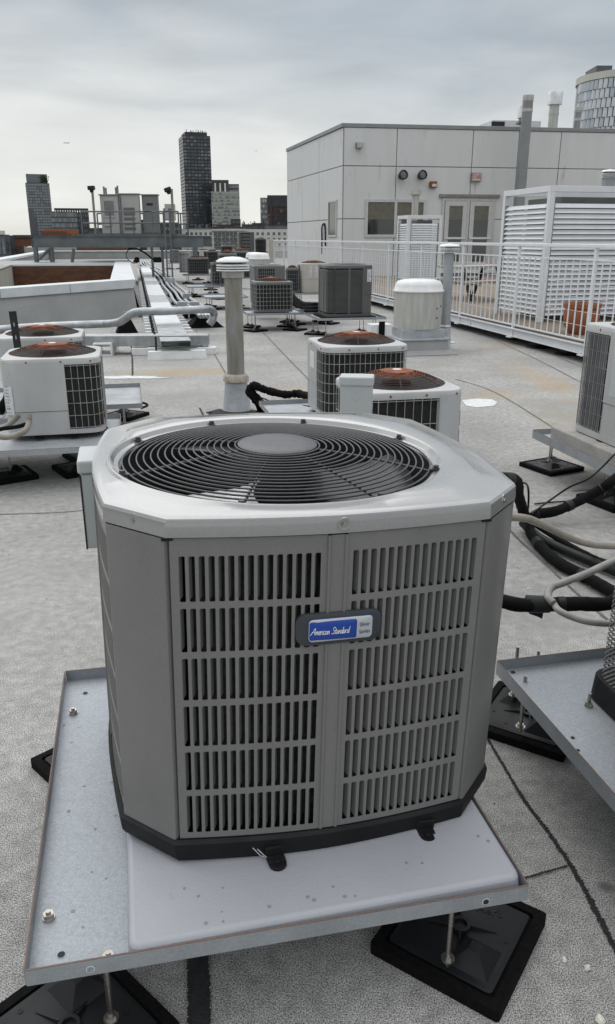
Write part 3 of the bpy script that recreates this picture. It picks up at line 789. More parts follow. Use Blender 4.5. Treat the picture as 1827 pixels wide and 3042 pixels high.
lid = MB().loops([octz(w_ - .004, zl + .0), octz(w_ + .005, zl), octz(w_ + .0055, zl + .010), octz(w_ + .004, zl + .030), octz(w_ + .0015, zl + .036), octz(w_ - .005, zl + .0395),
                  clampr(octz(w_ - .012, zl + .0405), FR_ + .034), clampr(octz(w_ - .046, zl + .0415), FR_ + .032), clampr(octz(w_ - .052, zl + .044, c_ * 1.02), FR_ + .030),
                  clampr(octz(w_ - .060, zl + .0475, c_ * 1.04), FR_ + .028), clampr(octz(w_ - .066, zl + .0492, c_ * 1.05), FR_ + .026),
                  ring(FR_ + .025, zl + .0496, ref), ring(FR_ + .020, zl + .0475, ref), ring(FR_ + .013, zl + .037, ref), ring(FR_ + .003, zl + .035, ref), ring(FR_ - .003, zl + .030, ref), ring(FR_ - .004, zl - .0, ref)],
                 ).build('lid', 'taupe_lit', ac, smooth=24)
zr = zl + .037
# shroud
MB().loops([ring(FR_ - .005, zl + .029, ref), ring(FR_ - .010, zl - .05, ref), ring(FR_ - .02, zl - .25, ref)], cap1=True).build('fan_shroud', 'dark_inside', ac)
# fan grille: rings and spokes
q = MB(); n_r = 17; capR = .096
def dome(r): return .032 * (1 - max(0, (r - .06) / (FR_ - .06)) ** 1.6)
for i in range(n_r):
    r = capR + .006 + (FR_ - .006 - capR - .006) * i / (n_r - 1)
    z = zr + dome(r)
    q.tube([(fc[0] + r * math.cos(2 * PI * k / 84), fc[1] + r * math.sin(2 * PI * k / 84), z) for k in range(84)], .0022, 6, closed=True)
q.build('fan_grille', 'wire_dark', ac, smooth=70)
spk = [(495, 1022), (732, 1020), (942, 1057), (1042, 1127), (912, 1197), (592, 1212), (330, 1152), (322, 1072)]
Mi = (Matrix.Translation(ac.location) @ ac.rotation_euler.to_matrix().to_4x4()).inverted()
boltsmall = MB().cyl((0, 0, 0), .0085, .003, 12).cyl((0, 0, .003), .0065, .006, 6).mesh('screw', 'wire_dark')
for u, v in spk:
    pw_ = Mi @ G(u, v, ZB + zr)
    a = math.atan2(pw_.y - fc[1], pw_.x - fc[0]); dx, dy = math.cos(a), math.sin(a)
    pts = [(fc[0] + dx * r, fc[1] + dy * r, zr + dome(r) - .004) for r in [capR * .8 + (FR_ - capR * .8) * j / 7 for j in range(8)]] + [(fc[0] + dx * (FR_ + .008), fc[1] + dy * (FR_ + .008), zr + .002)]
    s_ = MB().tube(pts, .0030, 7).build('grille_spoke', 'wire_dark', ac, smooth=70)
    MB().box((fc[0] + dx * (FR_ + .006), fc[1] + dy * (FR_ + .006), zr + .002), (.028, .012, .003), a).build('tab', 'wire_dark', s_)
    inst('screw', boltsmall, s_, (fc[0] + dx * (FR_ + .009), fc[1] + dy * (FR_ + .009), zr + .0035))
MB().lathe([(capR - .002, -.012), (capR, -.006), (capR, .001), (capR - .006, .005), (capR * .6, .0068), (.00001, .0072)], 56, (fc[0], fc[1], zr + dome(0))).build('grille_cap', 'cap_gray', ac, smooth=50)
# fan blades and motor
MB().cyl((fc[0], fc[1], zr - .10), .07, .11, 24).build('fan_motor', 'dark_inside', ac, smooth=50)
for j, a0 in enumerate((-157, -37, 83)):
    vs, fs = [], []; nr_, na_ = 6, 6
    for i in range(nr_ + 1):
        r = .085 + (.335 - .085) * i / nr_
        sweep = 44 + 20 * (r / .335)
        for m_ in range(na_ + 1):
            t = m_ / na_ - .5
            a = R(a0 + t * sweep + 22 * (r / .335)); zz = zr - .055 + .045 * t * (.5 + r) + .006 * math.sin(t * PI)
            vs.append((fc[0] + r * math.cos(a), fc[1] + r * math.sin(a), zz))
    for i in range(nr_):
        for m_ in range(na_):
            k_ = i * (na_ + 1) + m_; fs.append((k_, k_ + 1, k_ + na_ + 2, k_ + na_ + 1))
    bl = MB().add(vs, fs).build('fan_blade', 'blade_lit' if j == 0 else 'wire_dark', ac, smooth=60)  # sky reflection painted pale on one blade, shade painted dark on the others
    sd_ = bl.modifiers.new('thickness', 'SOLIDIFY'); sd_.thickness = .002
# screws with dimples on the lid skirt
for (x, y, a) in ((side_pt(0)[0] + .01, side_pt(0)[1] - .006, 0), (-(w_ - c_ / 2) - .003, -(w_ - c_ / 2) - .003, -PI / 4), (w_ - c_ / 2 + .004, -(w_ - c_ / 2) - .004, PI / 4)):
    T = Matrix.Translation((x, y, zl + .019)) @ Matrix.Rotation(a, 4, 'Z') @ Matrix.Rotation(R(90), 4, 'X')
    s1 = MB().lathe([(.0140, -.002), (.0135, .0012), (.0115, .0016), (.0095, .0004), (.0001, .0003)], 20, M=T).build('screw_dimple', 'taupe_lit', ac, smooth=60)
    MB().lathe([(.0062, .0004), (.0062, .0022), (.0001, .0022)], 14, M=T).lathe([(.0048, .002), (.0045, .0052), (.0001, .0055)], 6, M=T).build('screw', 'steel', s1)
# dark clips at the top of the seams
for s in (-1, 1):
    x, y = side_pt(s)
    MB().bx(-.012, .010, -.0035, .006, hh - .006, hh + .0005).build('clip', 'black_plastic', ac, loc=(x - s * .000, y, 0))
# badge
bx0 = .008
ba = [V(u, v, 1.5) for u, v in ()]
bxm, bwid, bhei, bz = .0, .180, .070, .502
def badge_layer(w, h, r, off, m, name, parent, cx=0., cz=0., dy=.0):
    pl = rrect(w, h, r, 5); q = MB()
    def P(x, z, o_):
        x += cx; z += cz
        s = (x + bx0) / (w_ - c_); X, Y = side_pt(s * 1.0); return (X, Y - o_ + .55 * (x * x), bz + z)
    q.loops([[P(x, z, .002) for x, z in pl], [P(x, z, off) for x, z in pl]], cap1=False)
    inner = [(x * (1 - .004 / w * 2), z * (1 - .004 / h * 2)) for x, z in pl] if name == 'badge' else pl
    ls = [[P(x, z, off) for x, z in pl], [P(x * .97, z * .94, off + .0012) for x, z in pl]] + [[P(x * f, z * f, off + .0014) for x, z in pl] for f in (.6, .3, .001)]
    q.loops(ls)
    return q.build(name, m, parent, smooth=40)
bd = badge_layer(bwid, bhei, .022, .010, 'badge_dark', 'badge', ac)
badge_layer(.136, .052, .009, .0128, 'badge_navy', 'badge_border', bd, .002)
badge_layer(.1335, .0495, .008, .0140, 'badge_silver', 'badge_plate', bd, .002)
badge_layer(.0985, .0415, .005, .0152, 'badge_blue', 'badge_field', bd, -.0145)
def stick_text(txt, size, m, cx, cz, shear=0, sx=1., off=.0175, rot=0., bold=0):
    me = text_mesh(txt, size, m, shear, .0002, sx)
    for v in me.vertices:
        x, z, o_ = v.co.x, v.co.y, v.co.z
        x, z = x * math.cos(rot) - z * math.sin(rot), x * math.sin(rot) + z * math.cos(rot)
        x += cx; z += cz
        X, Y = side_pt((x + bx0) / (w_ - c_)); v.co = (X, Y - off - o_ + .55 * x * x, bz + z)
    o_ = bpy.data.objects.new('lettering', me); C.objects.link(o_); o_.parent = bd; return o_
# hand-drawn script lettering for the maker's name: polylines in a 0..1 high cell
GL = {
 'A': ([[(-.15, -.05), (.25, .45), (.62, 1.05), (.66, .5), (.70, .0)], [(.05, .38), (.72, .42)]], .86),
 'm': ([[(.0, .5), (.04, 0)], [(.03, .35), (.22, .52), (.24, .02)], [(.25, .35), (.45, .52), (.46, .06), (.55, .05)]], .62),
 'e': ([[(.02, .22), (.28, .30), (.26, .5), (.08, .44), (.02, .16), (.16, .0), (.36, .12)]], .40),
 'r': ([[(.02, .5), (.05, 0)], [(.04, .3), (.18, .5), (.32, .48)]], .36),
 'i': ([[(.06, .48), (.05, .04), (.16, .06)], [(.08, .68), (.09, .72)]], .22),
 'c': ([[(.32, .44), (.14, .5), (.02, .2), (.12, .0), (.34, .1)]], .38),
 'a': ([[(.36, .42), (.16, .5), (.02, .18), (.12, .0), (.32, .2), (.38, .48), (.37, .08), (.46, .04)]], .48),
 'n': ([[(.02, .5), (.05, 0)], [(.04, .32), (.28, .52), (.30, .08), (.42, .04)]], .46),
 'S': ([[(.62, .92), (.40, 1.05), (.15, .85), (.34, .55), (.50, .3), (.30, .02), (-.05, .12)]], .62),
 't': ([[(.14, .85), (.10, .05), (.24, .05)], [(-.08, .56), (.34, .60)]], .30),
 'd': ([[(.36, .42), (.16, .5), (.02, .18), (.12, .0), (.32, .2), (.46, 1.0)], [(.44, .9), (.38, .08), (.48, .04)]], .50),
}
def script(word, x, z, h, sx):
    q = MB()
    for ch in word:
        for st_ in GL[ch][0]:
            pts = []
            for (a, b) in (smooth_path([(p[0], p[1], 0) for p in st_], 4) if 0 else [(v[0], v[1]) for v in smooth_path([(p[0], p[1], 0) for p in st_], 4)]):
                X0 = x + (a + .22 * b) * h * sx; Z0 = z + b * h
                X, Y = side_pt((X0 + bx0) / (w_ - c_)); pts.append((X, Y - .0172 + .55 * X0 * X0, bz + Z0))
            q.tube(pts, .00075, 5)
        x += GL[ch][1] * h * sx
    return q, x
q, xe = script('American', -.0605, -.0068, .0142, .70)
q.build('lettering', 'badge_white', bd)
q, xe = script('Standard', xe + .0040, -.0068, .0142, .70)
q.build('lettering', 'badge_white', bd)
stick_text('Silver', .0122, 'badge_navy', .0512, .0075, sx=.82)
stick_text('Series', .0122, 'badge_navy', .0512, -.0085, sx=.82)
# electrical box behind the left corner
eb = thing('disconnect_box', 'pale grey electrical box showing behind the left side of the taupe unit', 'electrical box')
p = G(222, 1282, .62)
eb.location = (-.575, 2.03, .0); eb.rotation_euler = (0, 0, .226)
MB().bx(-.03, .06, -.06, .09, .81, 1.018).build('box_body', 'box_gray', eb, bevel=.004)
MB().bx(-.036, .066, -.066, .095, 1.02, 1.056).build('box_cover', 'box_gray', eb, bevel=.006)
MB().cyl((0, 0, 0), .014, .002, 16).build('knockout', 'box_gray', eb, loc=(.02, -.0615, .84), rot=(R(90), 0, 0))
MB().bx(.0, .04, .0, .02, .23, .808).build('bracket', 'galv_lip', eb)
MB().bx(-.0325, -.0285, -.0615, -.0585, .81, 1.016).build('seam_strip', 'dark_inside', eb)

# ------------------------------------------------------------------ condensers in the middle distance
def perim(w, d, r, n=5):
    p = rrect(w, d, r, n); p = [p[-1]] + p
    L = [0]
    for i in range(len(p)):
        a, b = p[i], p[(i + 1) % len(p)]; L.append(L[-1] + math.hypot(b[0] - a[0], b[1] - a[1]))
    T = L[-1]
    def f(t):
        t = (t % 1.0) * T
        for i in range(len(p)):
            if L[i + 1] >= t:
                a, b = p[i], p[(i + 1) % len(p)]; k = (t - L[i]) / max(1e-9, L[i + 1] - L[i])
                return (a[0] + (b[0] - a[0]) * k, a[1] + (b[1] - a[1]) * k)
        return p[0]
    return f, T
def sampled(f, a, b, n): return [f(a + (b - a) * i / n) for i in range(n + 1)]
def annulus_top(q, f, z0, z1, R_, n=64):
    o_ = [f(i / n) for i in range(n)]
    def r_(r, z): return [(r * p[0] / math.hypot(*p), r * p[1] / math.hypot(*p), z) for p in o_]
    sc = lambda k, z: [(p[0] * k, p[1] * k, z) for p in o_]
    q.loops([sc(.98, z0), sc(1.012, z0), sc(1.012, z1 - .008), sc(.995, z1), r_(R_ + .012, z1 + .003), r_(R_, z1 + .006), r_(R_, z1 - .05)])
FAR = 14
def condenser(label, u0, u1, vb, vt, z=.31, Y=None, yaw=YAW, body='ac_white', guard='guard', nv=22, nh=5, panels=(), rust=True, style='wire', group=None, detail=2, corner=.16, depth=None, dome=.055, low=.30, stickers=(), wfac=.93, cat='air conditioner', name='condenser_unit'):
    um = (u0 + u1) / 2
    p = V(um, vb, Y) if Y else G(um, vb, z)
    w = px(u1 - u0, p.y, .6) * wfac; d = depth or w
    h = V(um, vt, p.y).z - z
    yr = R(yaw)
    off = Vector((-math.sin(yr), math.cos(yr), 0)) * d / 2
    o = thing(name, label, cat, (p.x + off.x, p.y + off.y, z), yr, group)
    f, T = perim(w, d, w * corner)
    fi, _ = perim(w - .03, d - .03, w * corner * .9)
    hb = min(.045, h * .06); ht = min(.05, h * .08)
    n = 44
    MB().loops([[(x, y, 0) for x, y in sampled(f, 0, 1, n)[:-1]], [(x * 1.01, y * 1.01, 0) for x, y in sampled(f, 0, 1, n)[:-1]], [(x * 1.01, y * 1.01, hb) for x, y in sampled(f, 0, 1, n)[:-1]], [(x * .97, y * .97, hb) for x, y in sampled(f, 0, 1, n)[:-1]]], cap0=True).build('base_pan', body, o, smooth=40)
    ci = sampled(fi, 0, 1, n)[:-1]
    MB().loops([[(x, y, hb * .5) for x, y in ci], [(x, y, h - ht) for x, y in ci]]).build('coil', 'coil_dark', o)
    # openings between the sheet panels
    ps = sorted(panels); opens = []; last = 0.
    for a, b in ps:
        if a > last: opens.append((last, a))
        last = b
    if last < 1: opens.append((last, 1.0))
    if style == 'wire':
        rw = .0022 if detail > 1 else .0035; ns = 3 if detail < 2 else 5
        for a, b in opens:
            q = MB()
            m_ = max(3, int((b - a) * 48))
            for j in range(nh + 1):
                zz = hb + .01 + (h - ht - hb - .02) * j / nh
                q.tube([(x * 1.004, y * 1.004, zz) for x, y in sampled(f, a, b, m_)], rw, ns)
            k = max(2, round((b - a) * nv * 2.6))
            for j in range(k + 1):
                x, y = f(a + (b - a) * (j + .02) / (k + .04)); q.tube([(x * 1.007, y * 1.007, hb), (x * 1.007, y * 1.007, h - ht)], rw, ns)
            q.build('wire_guard', guard, o)
    elif style == 'louver':
        q = MB()
        for a, b in opens:
            k = nh; m_ = max(3, int((b - a) * 44)); pp = sampled(f, a, b, m_)
            for j in range(k):
                z0 = hb + .02 + (h - ht - hb - .04) * j / k; dz = (h - ht - hb - .04) / k
                q.loops([[(x * 1.012, y * 1.012, z0 + dz * .10) for x, y in pp], [(x * 1.014, y * 1.014, z0 + dz * .28) for x, y in pp], [(x * .985, y * .985, z0 + dz * .85) for x, y in pp]], close=False)
            kk = max(2, round((b - a) * 9))
            for j in range(kk + 1):
                t = a + (b - a) * j / kk; c0_, c1_ = sampled(f, t - .006, t + .006, 1)
                q.loops([[(c[0] * 1.016, c[1] * 1.016, zz) for c in (c0_, c1_)] for zz in (hb, h - ht)], close=False)
        q.build('louvered_guard', body, o)
    for a, b in ps:
        pp = sampled(f, a, b, max(4, int((b - a) * 50)))
        k = 1.018
        def strip(z0, z1, k, nm):
            q = MB().loops([[(x * (k - .02), y * (k - .02), z0) for x, y in pp], [(x * k, y * k, z0) for x, y in pp], [(x * k, y * k, z1) for x, y in pp]], close=False)
            q2 = [pp[0], pp[-1]]
            for x, y in q2: q.add([(x * .95, y * .95, z0), (x * k, y * k, z0), (x * k, y * k, z1), (x * .95, y * .95, z1)], [(0, 1, 2, 3)])
            return q.build(nm, body, o, smooth=35)
        lowz = hb + (h - ht - hb) * low if low else hb
        s1 = strip(lowz, h - ht * .6, k, 'access_panel')
        if low: strip(hb, lowz - .004, k - .014, 'service_panel')
        for (s0, s1_, za, zb, m_) in stickers:
            if not (a <= s0 < b): continue
            pt = sampled(f, s0, s1_, 4); kk = k + .003
            stk = MB().loops([[(x * kk, y * kk, h * za) for x, y in pt], [(x * kk, y * kk, h * zb) for x, y in pt]], close=False).build('sticker', m_, o)
            if m_ == 'sticker' and detail > 0:
                q = MB(); rr = random.Random(int(u0))
                nl = 9
                for j in range(nl):
                    zc = h * (za + (zb - za) * (j + .6) / nl); hh_ = h * (zb - za) / nl * rr.choice((.22, .35, .6)); e = rr.uniform(.45, .85)
                    pt2 = sampled(f, s0 + (s1_ - s0) * .1, s0 + (s1_ - s0) * e, 3); k2 = kk + .001
                    q.loops([[(x * k2, y * k2, zc) for x, y in pt2], [(x * k2, y * k2, zc + hh_) for x, y in pt2]], close=False)
                q.build('print', 'ink', stk)
    if detail > 1:
        for t in (.03, .12, .20, .27, .80, .93):
            x, y = f(t); a = math.atan2(y, x)
            MB().lathe([(.007, 0), (.006, .004), (.0001, .005)], 7).build('screw', 'rust', o, loc=(x * 1.014, y * 1.014, h - ht * .5), rot=(R(90), 0, a + PI / 2))
        for t in (.04, .14, .26, .85):
            x, y = f(t)
            MB().bx(-.03, .03, -.03, .03, -.02, -.001).build('foot', 'insul', o, loc=(x * .95, y * .95, 0))
    R_ = min(w, d) * .455
    q = MB(); annulus_top(q, f, h - ht, h, R_); q.build('top_cover', body, o, smooth=40)
    MB().lathe([(R_ - .001, h - .005), (R_ - .004, h - .12), (R_ - .03, h - .20), (.001, h - .2)], 32).build('fan_shroud', 'dark_inside', o)
    q = MB(); q_in = MB(); wm = 'rust_wire' if rust else 'wire_dark'
    nr_ = 13 if detail > 1 else 7
    for i in range(nr_):
        r = R_ * (.30 + .70 * i / (nr_ - 1)); zz = h + .006 + dome * (1 - max(0, (r / R_ - .28) / .72) ** 1.5)
        (q_in if (rust and i < nr_ * .45) else q).tube([(r * math.cos(2 * PI * k / 40), r * math.sin(2 * PI * k / 40), zz) for k in range(40)], .0022 if detail > 1 else .004, 4, closed=True)
    q.build('fan_grille', wm, o)
    if q_in.v: q_in.build('inner_grille', 'rust', o)
    if detail > 0:
        for j in range(6 if detail > 1 else 4):
            a = 2 * PI * j / (6 if detail > 1 else 4) + .3
            pts = [(r * math.cos(a), r * math.sin(a), h + .003 + dome * (1 - max(0, (r / R_ - .28) / .72) ** 1.5)) for r in [R_ * (.2 + .85 * i / 5) for i in range(6)]]
            MB().tube(pts, .004, 5).build('grille_spoke', 'rust' if rust and j % 2 else wm, o)
    MB().lathe([(R_ * .34, -.004), (R_ * .34, .002), (R_ * .12, .009), (.0001, .008)], 28, (0, 0, h + dome + .006)).build('grille_cap', 'rust' if rust else 'cap_gray', o, smooth=50)
    if rust: MB().lathe([(R_ * .11, .0), (.0001, .002)], 16, (0, 0, h + dome + .0145)).build('cap_center', 'sticker', o)
    if detail > 1:
        MB().cyl((0, 0, h - .09), R_ * .3, .10, 16).build('fan_motor', 'dark_inside', o)
        for j in range(3):
            a = 2 * PI * j / 3
            q = MB().add([(R_ * .2, -.06, -.02), (R_ * .9, -.12, -.03), (R_ * .9, .12, .03), (R_ * .2, .05, .01)], [(0, 1, 2, 3)], Matrix.Rotation(a, 4, 'Z'))
            q.build('fan_blade', 'fan_alu', o, loc=(0, 0, h - .07))
    return o, (p, w, d, h)

def stand_at(label, ctr, w, d, zt, yaw=YAW, feet=4, group='galvanised equipment stands', slim=False):
    u = Vector((math.cos(R(yaw)), math.sin(R(yaw)), 0)); v = Vector((-u.y, u.x, 0)); c = Vector((*ctr[:2], 0))
    P = [c - u * w / 2 - v * d / 2, c + u * w / 2 - v * d / 2, c + u * w / 2 + v * d / 2, c - u * w / 2 + v * d / 2]
    o = stand(label, P, zt, group=group, plates=('galv_old', 'galv_lip'))
    o0 = Vector((P[0].x, P[0].y, 0))
    ins = .16
    cs = [c - u * (w / 2 - ins) - v * (d / 2 - ins), c + u * (w / 2 - ins) - v * (d / 2 - ins), c + u * (w / 2 - ins) + v * (d / 2 - ins), c - u * (w / 2 - ins) + v * (d / 2 - ins)][:feet]
    for i, q in enumerate(cs):
        foot(o, q - o0, R(45 + 10 * i), [(.06, .06), (-.06, -.06)], zt - .034)
    return o

STK = 'rusty-topped condensers'
# left pair
l1, (p, w, d, h) = condenser('white condenser with rusty domed fan guard, front one of the left pair', 14, 262, 1048, 866, z=.292, panels=((.0, .128), (.74, 1.0)), body='ac_white', nv=22, nh=5, dome=.055,
                             stickers=((.955, .985, .28, .66, 'sticker'),), group='white condensers on the left', corner=.16)
l2, _ = condenser('white condenser with rusty domed fan guard, mostly hidden behind the front left one', 6, 214, None or 960, 815, z=.292, Y=6.75, dome=.06, panels=((.0, .19), (.74, 1.0)), group='white condensers on the left', corner=.11)
LC = Vector((p.x, p.y, 0))
# stands on the left: corners read off the picture
def gp(*pts, z=.3): return [G(u, v, z) for u, v in pts]
a, b, c = G(290, 1074, .285), G(330, 1020, .285), G(-140, 1090, .285)
b = a + WY * 1.02
s1 = stand('galvanised stand under the front left condenser, its right end empty', [a - UX * 1.75, a, b, b - UX * 1.75], .285, plates=('galv_old', 'galv_lip'))
oo = a - UX * 1.75; oo = Vector((oo.x, oo.y, 0))
fc_ = G(22, 1152); foot(s1, Vector((fc_.x, fc_.y, 0)) - oo, R(35), [(.02, .02)], .25)
foot(s1, Vector((a.x, a.y, 0)) - UX * .25 + WY * .8 - oo, R(35), [(.02, .02)], .25)
foot(s1, Vector((a.x, a.y, 0)) - UX * .3 + WY * .45 - oo, R(35), [(.02, .02)], .25)
c = G(342, 960, .285)
s2 = stand_at('galvanised stand under the hidden rear left condenser, empty rusty-stained end showing', c - UX * .95 + WY * .25, 1.9, 1.0, .285)
strut_ = MB()
for zz in (): pass
so_ = thing('slotted_post', 'black slotted steel post standing between the two left condensers', 'post', (0, 0, 0))
pp_ = V(46, 835, 6.3)
so_.location = (pp_.x, pp_.y, .26); so_.rotation_euler = (0, R(-1.5), R(10))
MB().bx(-.026, .026, 0, .003, 0, .80).bx(-.026, -.023, 0, .03, 0, .80).bx(.023, .026, 0, .03, 0, .80).build('channel', 'pedestal', so_)
for j in range(7): MB().cyl((0, 0, 0), .006, .001, 8).build('slot', 'galv_lip', so_, loc=(0, -.0005, .1 + j * .1), rot=(R(90), 0, 0)).scale = (1, 3, 1)

# pair right of centre
m2, (p, w, d, h) = condenser('white condenser with rusty guard and white sticker, behind the pale electrical box', 770, 999, 1010, 836, z=.30, Y=5.95, panels=((.74, .875),), nv=24, nh=6, dome=.06,
                             stickers=((.785, .84, .62, .86, 'badge_white'),), group='rusty-topped condensers right of centre', low=.4, corner=.17)
s3 = stand_at('galvanised stand beneath the two rusty-topped condensers behind the main unit', p + WY * .25 - UX * .12, 1.15, 1.25, .285)
m1, (p1, w1, d1, h1) = condenser('rusty-red-topped white condenser with a pale electrical box at its left corner', 850, 1136, 1100, 946, z=.30, Y=4.35, panels=((.155, .27), ), nv=17, nh=3, dome=.065, group='rusty-topped condensers right of centre', corner=.17,
                                 low=0, stickers=((.158, .185, -.2 + .3, .86, 'box_gray'), (.232, .246, .55, .72, 'sticker'), (.232, .246, .25, .5, 'sticker')))
db = thing('electrical_box', 'pale grey disconnect box standing upright at the left corner of the nearest rusty-topped condenser', 'electrical box', (0, 0, 0), R(-7))
pb = V(858, 1008, 4.0); db.location = pb
hb_ = V(858, 915, 4.0).z - pb.z
MB().bx(-.082, .082, 0, .10, 0, hb_).build('box_body', 'box_gray', db, bevel=.006)
MB().bx(-.088, .088, -.008, .108, hb_ - .035, hb_ + .012).build('box_cover', 'box_gray', db, bevel=.008)
MB().bx(-.02, .02, .02, .06, -(pb.z - .30) , -.002).build('bracket', 'galv_lip', db)
MB().lathe([(.018, 0), (.018, .0015), (.0001, .0015)], 14).build('embossed_mark', 'box_gray', db, loc=(0, -.0005, hb_ * .55), rot=(R(90), 0, 0))
MB().cyl((0, 0, 0), .012, .002, 12).build('knockout', 'box_gray', db, loc=(.0825, .05, .05), rot=(0, R(90), 0))

# mid-distance row (each on its own stand)
def row(label, u0, u1, vb, vt, zs_=.33, slabel=None, **k):
    o, (p, w, d, h) = condenser(label, u0, u1, vb, vt, z=zs_, detail=k.pop('detail', 1), **k)
    yr = R(k.get('yaw', YAW)); v = Vector((-math.sin(yr), math.cos(yr), 0))
    if slabel: stand_at(slabel, p + v * d * .5 - v * .02, w + .38, d + .3, zs_ - .002, yaw=k.get('yaw', YAW), feet=4)
    return o, p, w, d, h
G2 = 'dark and grey condensers along the roof'
o8, p8, w8, d8, h8 = row('tall charcoal condenser with louvered sides and white sticker, near the white exhaust fan', 784, 906, 764, 640, slabel='galvanised stand under the tall charcoal condenser', body='ac_dark', style='louver', nh=38, rust=False,
                         panels=((.165, .30),), stickers=((.185, .215, .68, .92, 'sticker'),), low=.42, dome=.01, zs_=.36)
MB().prism(rrect(w8 + .12, d8 + .1, .03, 2), -.028, -.002).build('rubber_pad', 'insul', o8)
row('beige condenser with two white labels, half behind the tall charcoal one', 727, 800, 706, 636, slabel='galvanised stand under the beige condenser', body='ac_beige', guard='guard_dark', nv=16, panels=((.0, .13), (.86, 1.0)), stickers=((.02, .045, .55, .92, 'sticker'), (.075, .10, .55, .92, 'sticker')), low=.45)
row('black gridded condenser with rusty top, standing right of the tall vent pipe', 615, 712, 753, 680, slabel='galvanised stand with black feet under the gridded condenser right of the vent pipe', body='ac_gray', guard='guard', nv=16, nh=6, corner=.10)
row('grey box condenser with slotted side vent, behind the gridded one by the vent pipe', 612, 692, 700, 641, Y=16.6, body='ac_gray', style='wire', nh=10, panels=((0, .02), (.16, .99)), rust=False, low=0, dome=.002, corner=.03)
row('narrow dark condenser with wire guard, left of the beige one', 693, 724, 706, 647, body='ac_gray', guard='guard_dark', nv=10, slabel='small stand under the narrow dark condenser')
row('gridded condenser with brown rusty top just left of the vent pipe', 511, 549, 688, 634, body='ac_gray', guard='guard', nv=13, slabel='stand with black feet under the condenser left of the vent pipe')
row('dark gridded condenser, third from the pipe on the left side of the row', 455, 507, 663, 622, body='ac_gray', guard='guard_dark', nv=13, panels=(), slabel='stand under the third condenser left of the vent pipe', low=0)
row('pale condenser with horizontal louvers next to the dark gridded one far left in the row', 434, 462, 658, 609, body='ac_white', style='louver', nh=13, rust=False, panels=((.2, .5),), low=0, dome=.01, detail=0)
row('small grey condenser farthest left in the row, beside the conduits', 410, 434, 634, 603, body='ac_gray', style='louver', nh=8, rust=False, panels=((.0, .08),), low=0, dome=.01, detail=0, slabel='small stand under the farthest left condenser')
row('rusty-topped condenser in the far row left behind the pipe cap', 530, 575, 650, 612, Y=23, body='ac_gray', guard='guard_dark', nv=12, detail=1, dome=.08)
row('rusty-topped condenser in the far row behind the pipe cap, farther one', 560, 606, 640, 606, Y=27, body='ac_gray', guard='guard_dark', nv=12, detail=1, dome=.08)
row('far grey condenser with white label and white top', 536, 574, 628, 592, Y=33, body='ac_gray', guard='guard_dark', nv=12, panels=((.13, .3),), stickers=((.15, .19, .35, .85, 'badge_white'),), detail=0, rust=False, dome=.1, low=0)
row('squat far condenser with rusty guard left of the grey labelled one', 500, 528, 636, 606, Y=35, body='ac_gray', guard='guard_dark', nv=10, detail=0)
row('pale far condenser seen just over the dark gridded one', 476, 503, 620, 604, Y=40, body='ac_beige', guard='guard_dark', nv=10, detail=0, panels=((.0, .12),), low=0)
row('tall dark brown box condenser beneath the white apartment block', 577, 617, 640, 560, Y=40, body='ac_dark', style='louver', nh=9, rust=False, detail=0, panels=((.15, .97),), low=0, dome=.01)
row('cylindrical dark condenser at the left end of the white railing', 618, 646, 640, 576, Y=41, body='ac_dark', guard='guard_dark', nv=12, detail=0, rust=False, corner=.45)
row('pale metal box condenser right of the cylindrical dark one', 648, 664, 640, 578, Y=44, body='ac_beige', style='louver', nh=6, rust=False, detail=0, panels=((.0, .97),), low=0, dome=.01)
for (u, v, w__, d__, zz, lb) in ((486, 688, .9, 1.3, .30, 'empty low equipment stand among the dark feet left of the vent pipe, farther one'), (540, 712, 1.0, 1.2, .30, 'empty low equipment stand among the dark feet left of the vent pipe, nearer one'),
                                ((745), 742, 1.0, .8, .30, 'low stand holding black lines between the gridded condenser and the charcoal one')):
    stand_at(lb, G(u, v, zz), w__, d__, zz)
for i, (u, v) in enumerate(((462, 664), (478, 676), (500, 690), (508, 700), (520, 712), (530, 722))):
    c = G(u, v); o = thing('rubber_foot_block', ['black rubber foot in the row left of the vent pipe, farthest', 'second farthest black rubber foot left of the vent pipe', 'third farthest black rubber foot left of the vent pipe', 'third nearest black rubber foot left of the vent pipe', 'second nearest black rubber foot left of the vent pipe', 'nearest black rubber foot left of the vent pipe'][i], 'rubber foot', (c.x, c.y, 0), .4 + i, 'black rubber feet left of the vent pipe')
    MB().prism(rrect(.40, .40, .02, 2), 0, .035).build('mat', 'rubber', o); MB().prism([(-.10, -.10), (.10, -.10), (.10, .10), (-.10, .10)], .036, .11, top=[(-.03, -.03), (.03, -.03), (.03, .03), (-.03, .03)]).build('boss', 'foot_plastic', o)
pth = [G(700, 720, .4), G(712, 735, .32), G(730, 748, .25), G(755, 752, .3), G(785, 750, .32)]
for i, off in enumerate((0, .12, .25)):
    P_ = smooth_path([p + Vector((0, off, .05 * i)) for p in pth], 6)
    tag(MB().tube(P_, [.05 * (1 + random.uniform(-.15, .15)) for _ in P_], 8).build('insulated_pipe', 'insul', smooth=60), ['front', 'middle', 'rear'][i] + ' black insulated line sagging left of the tall charcoal condenser', 'pipe', 'black lines by the charcoal condenser')
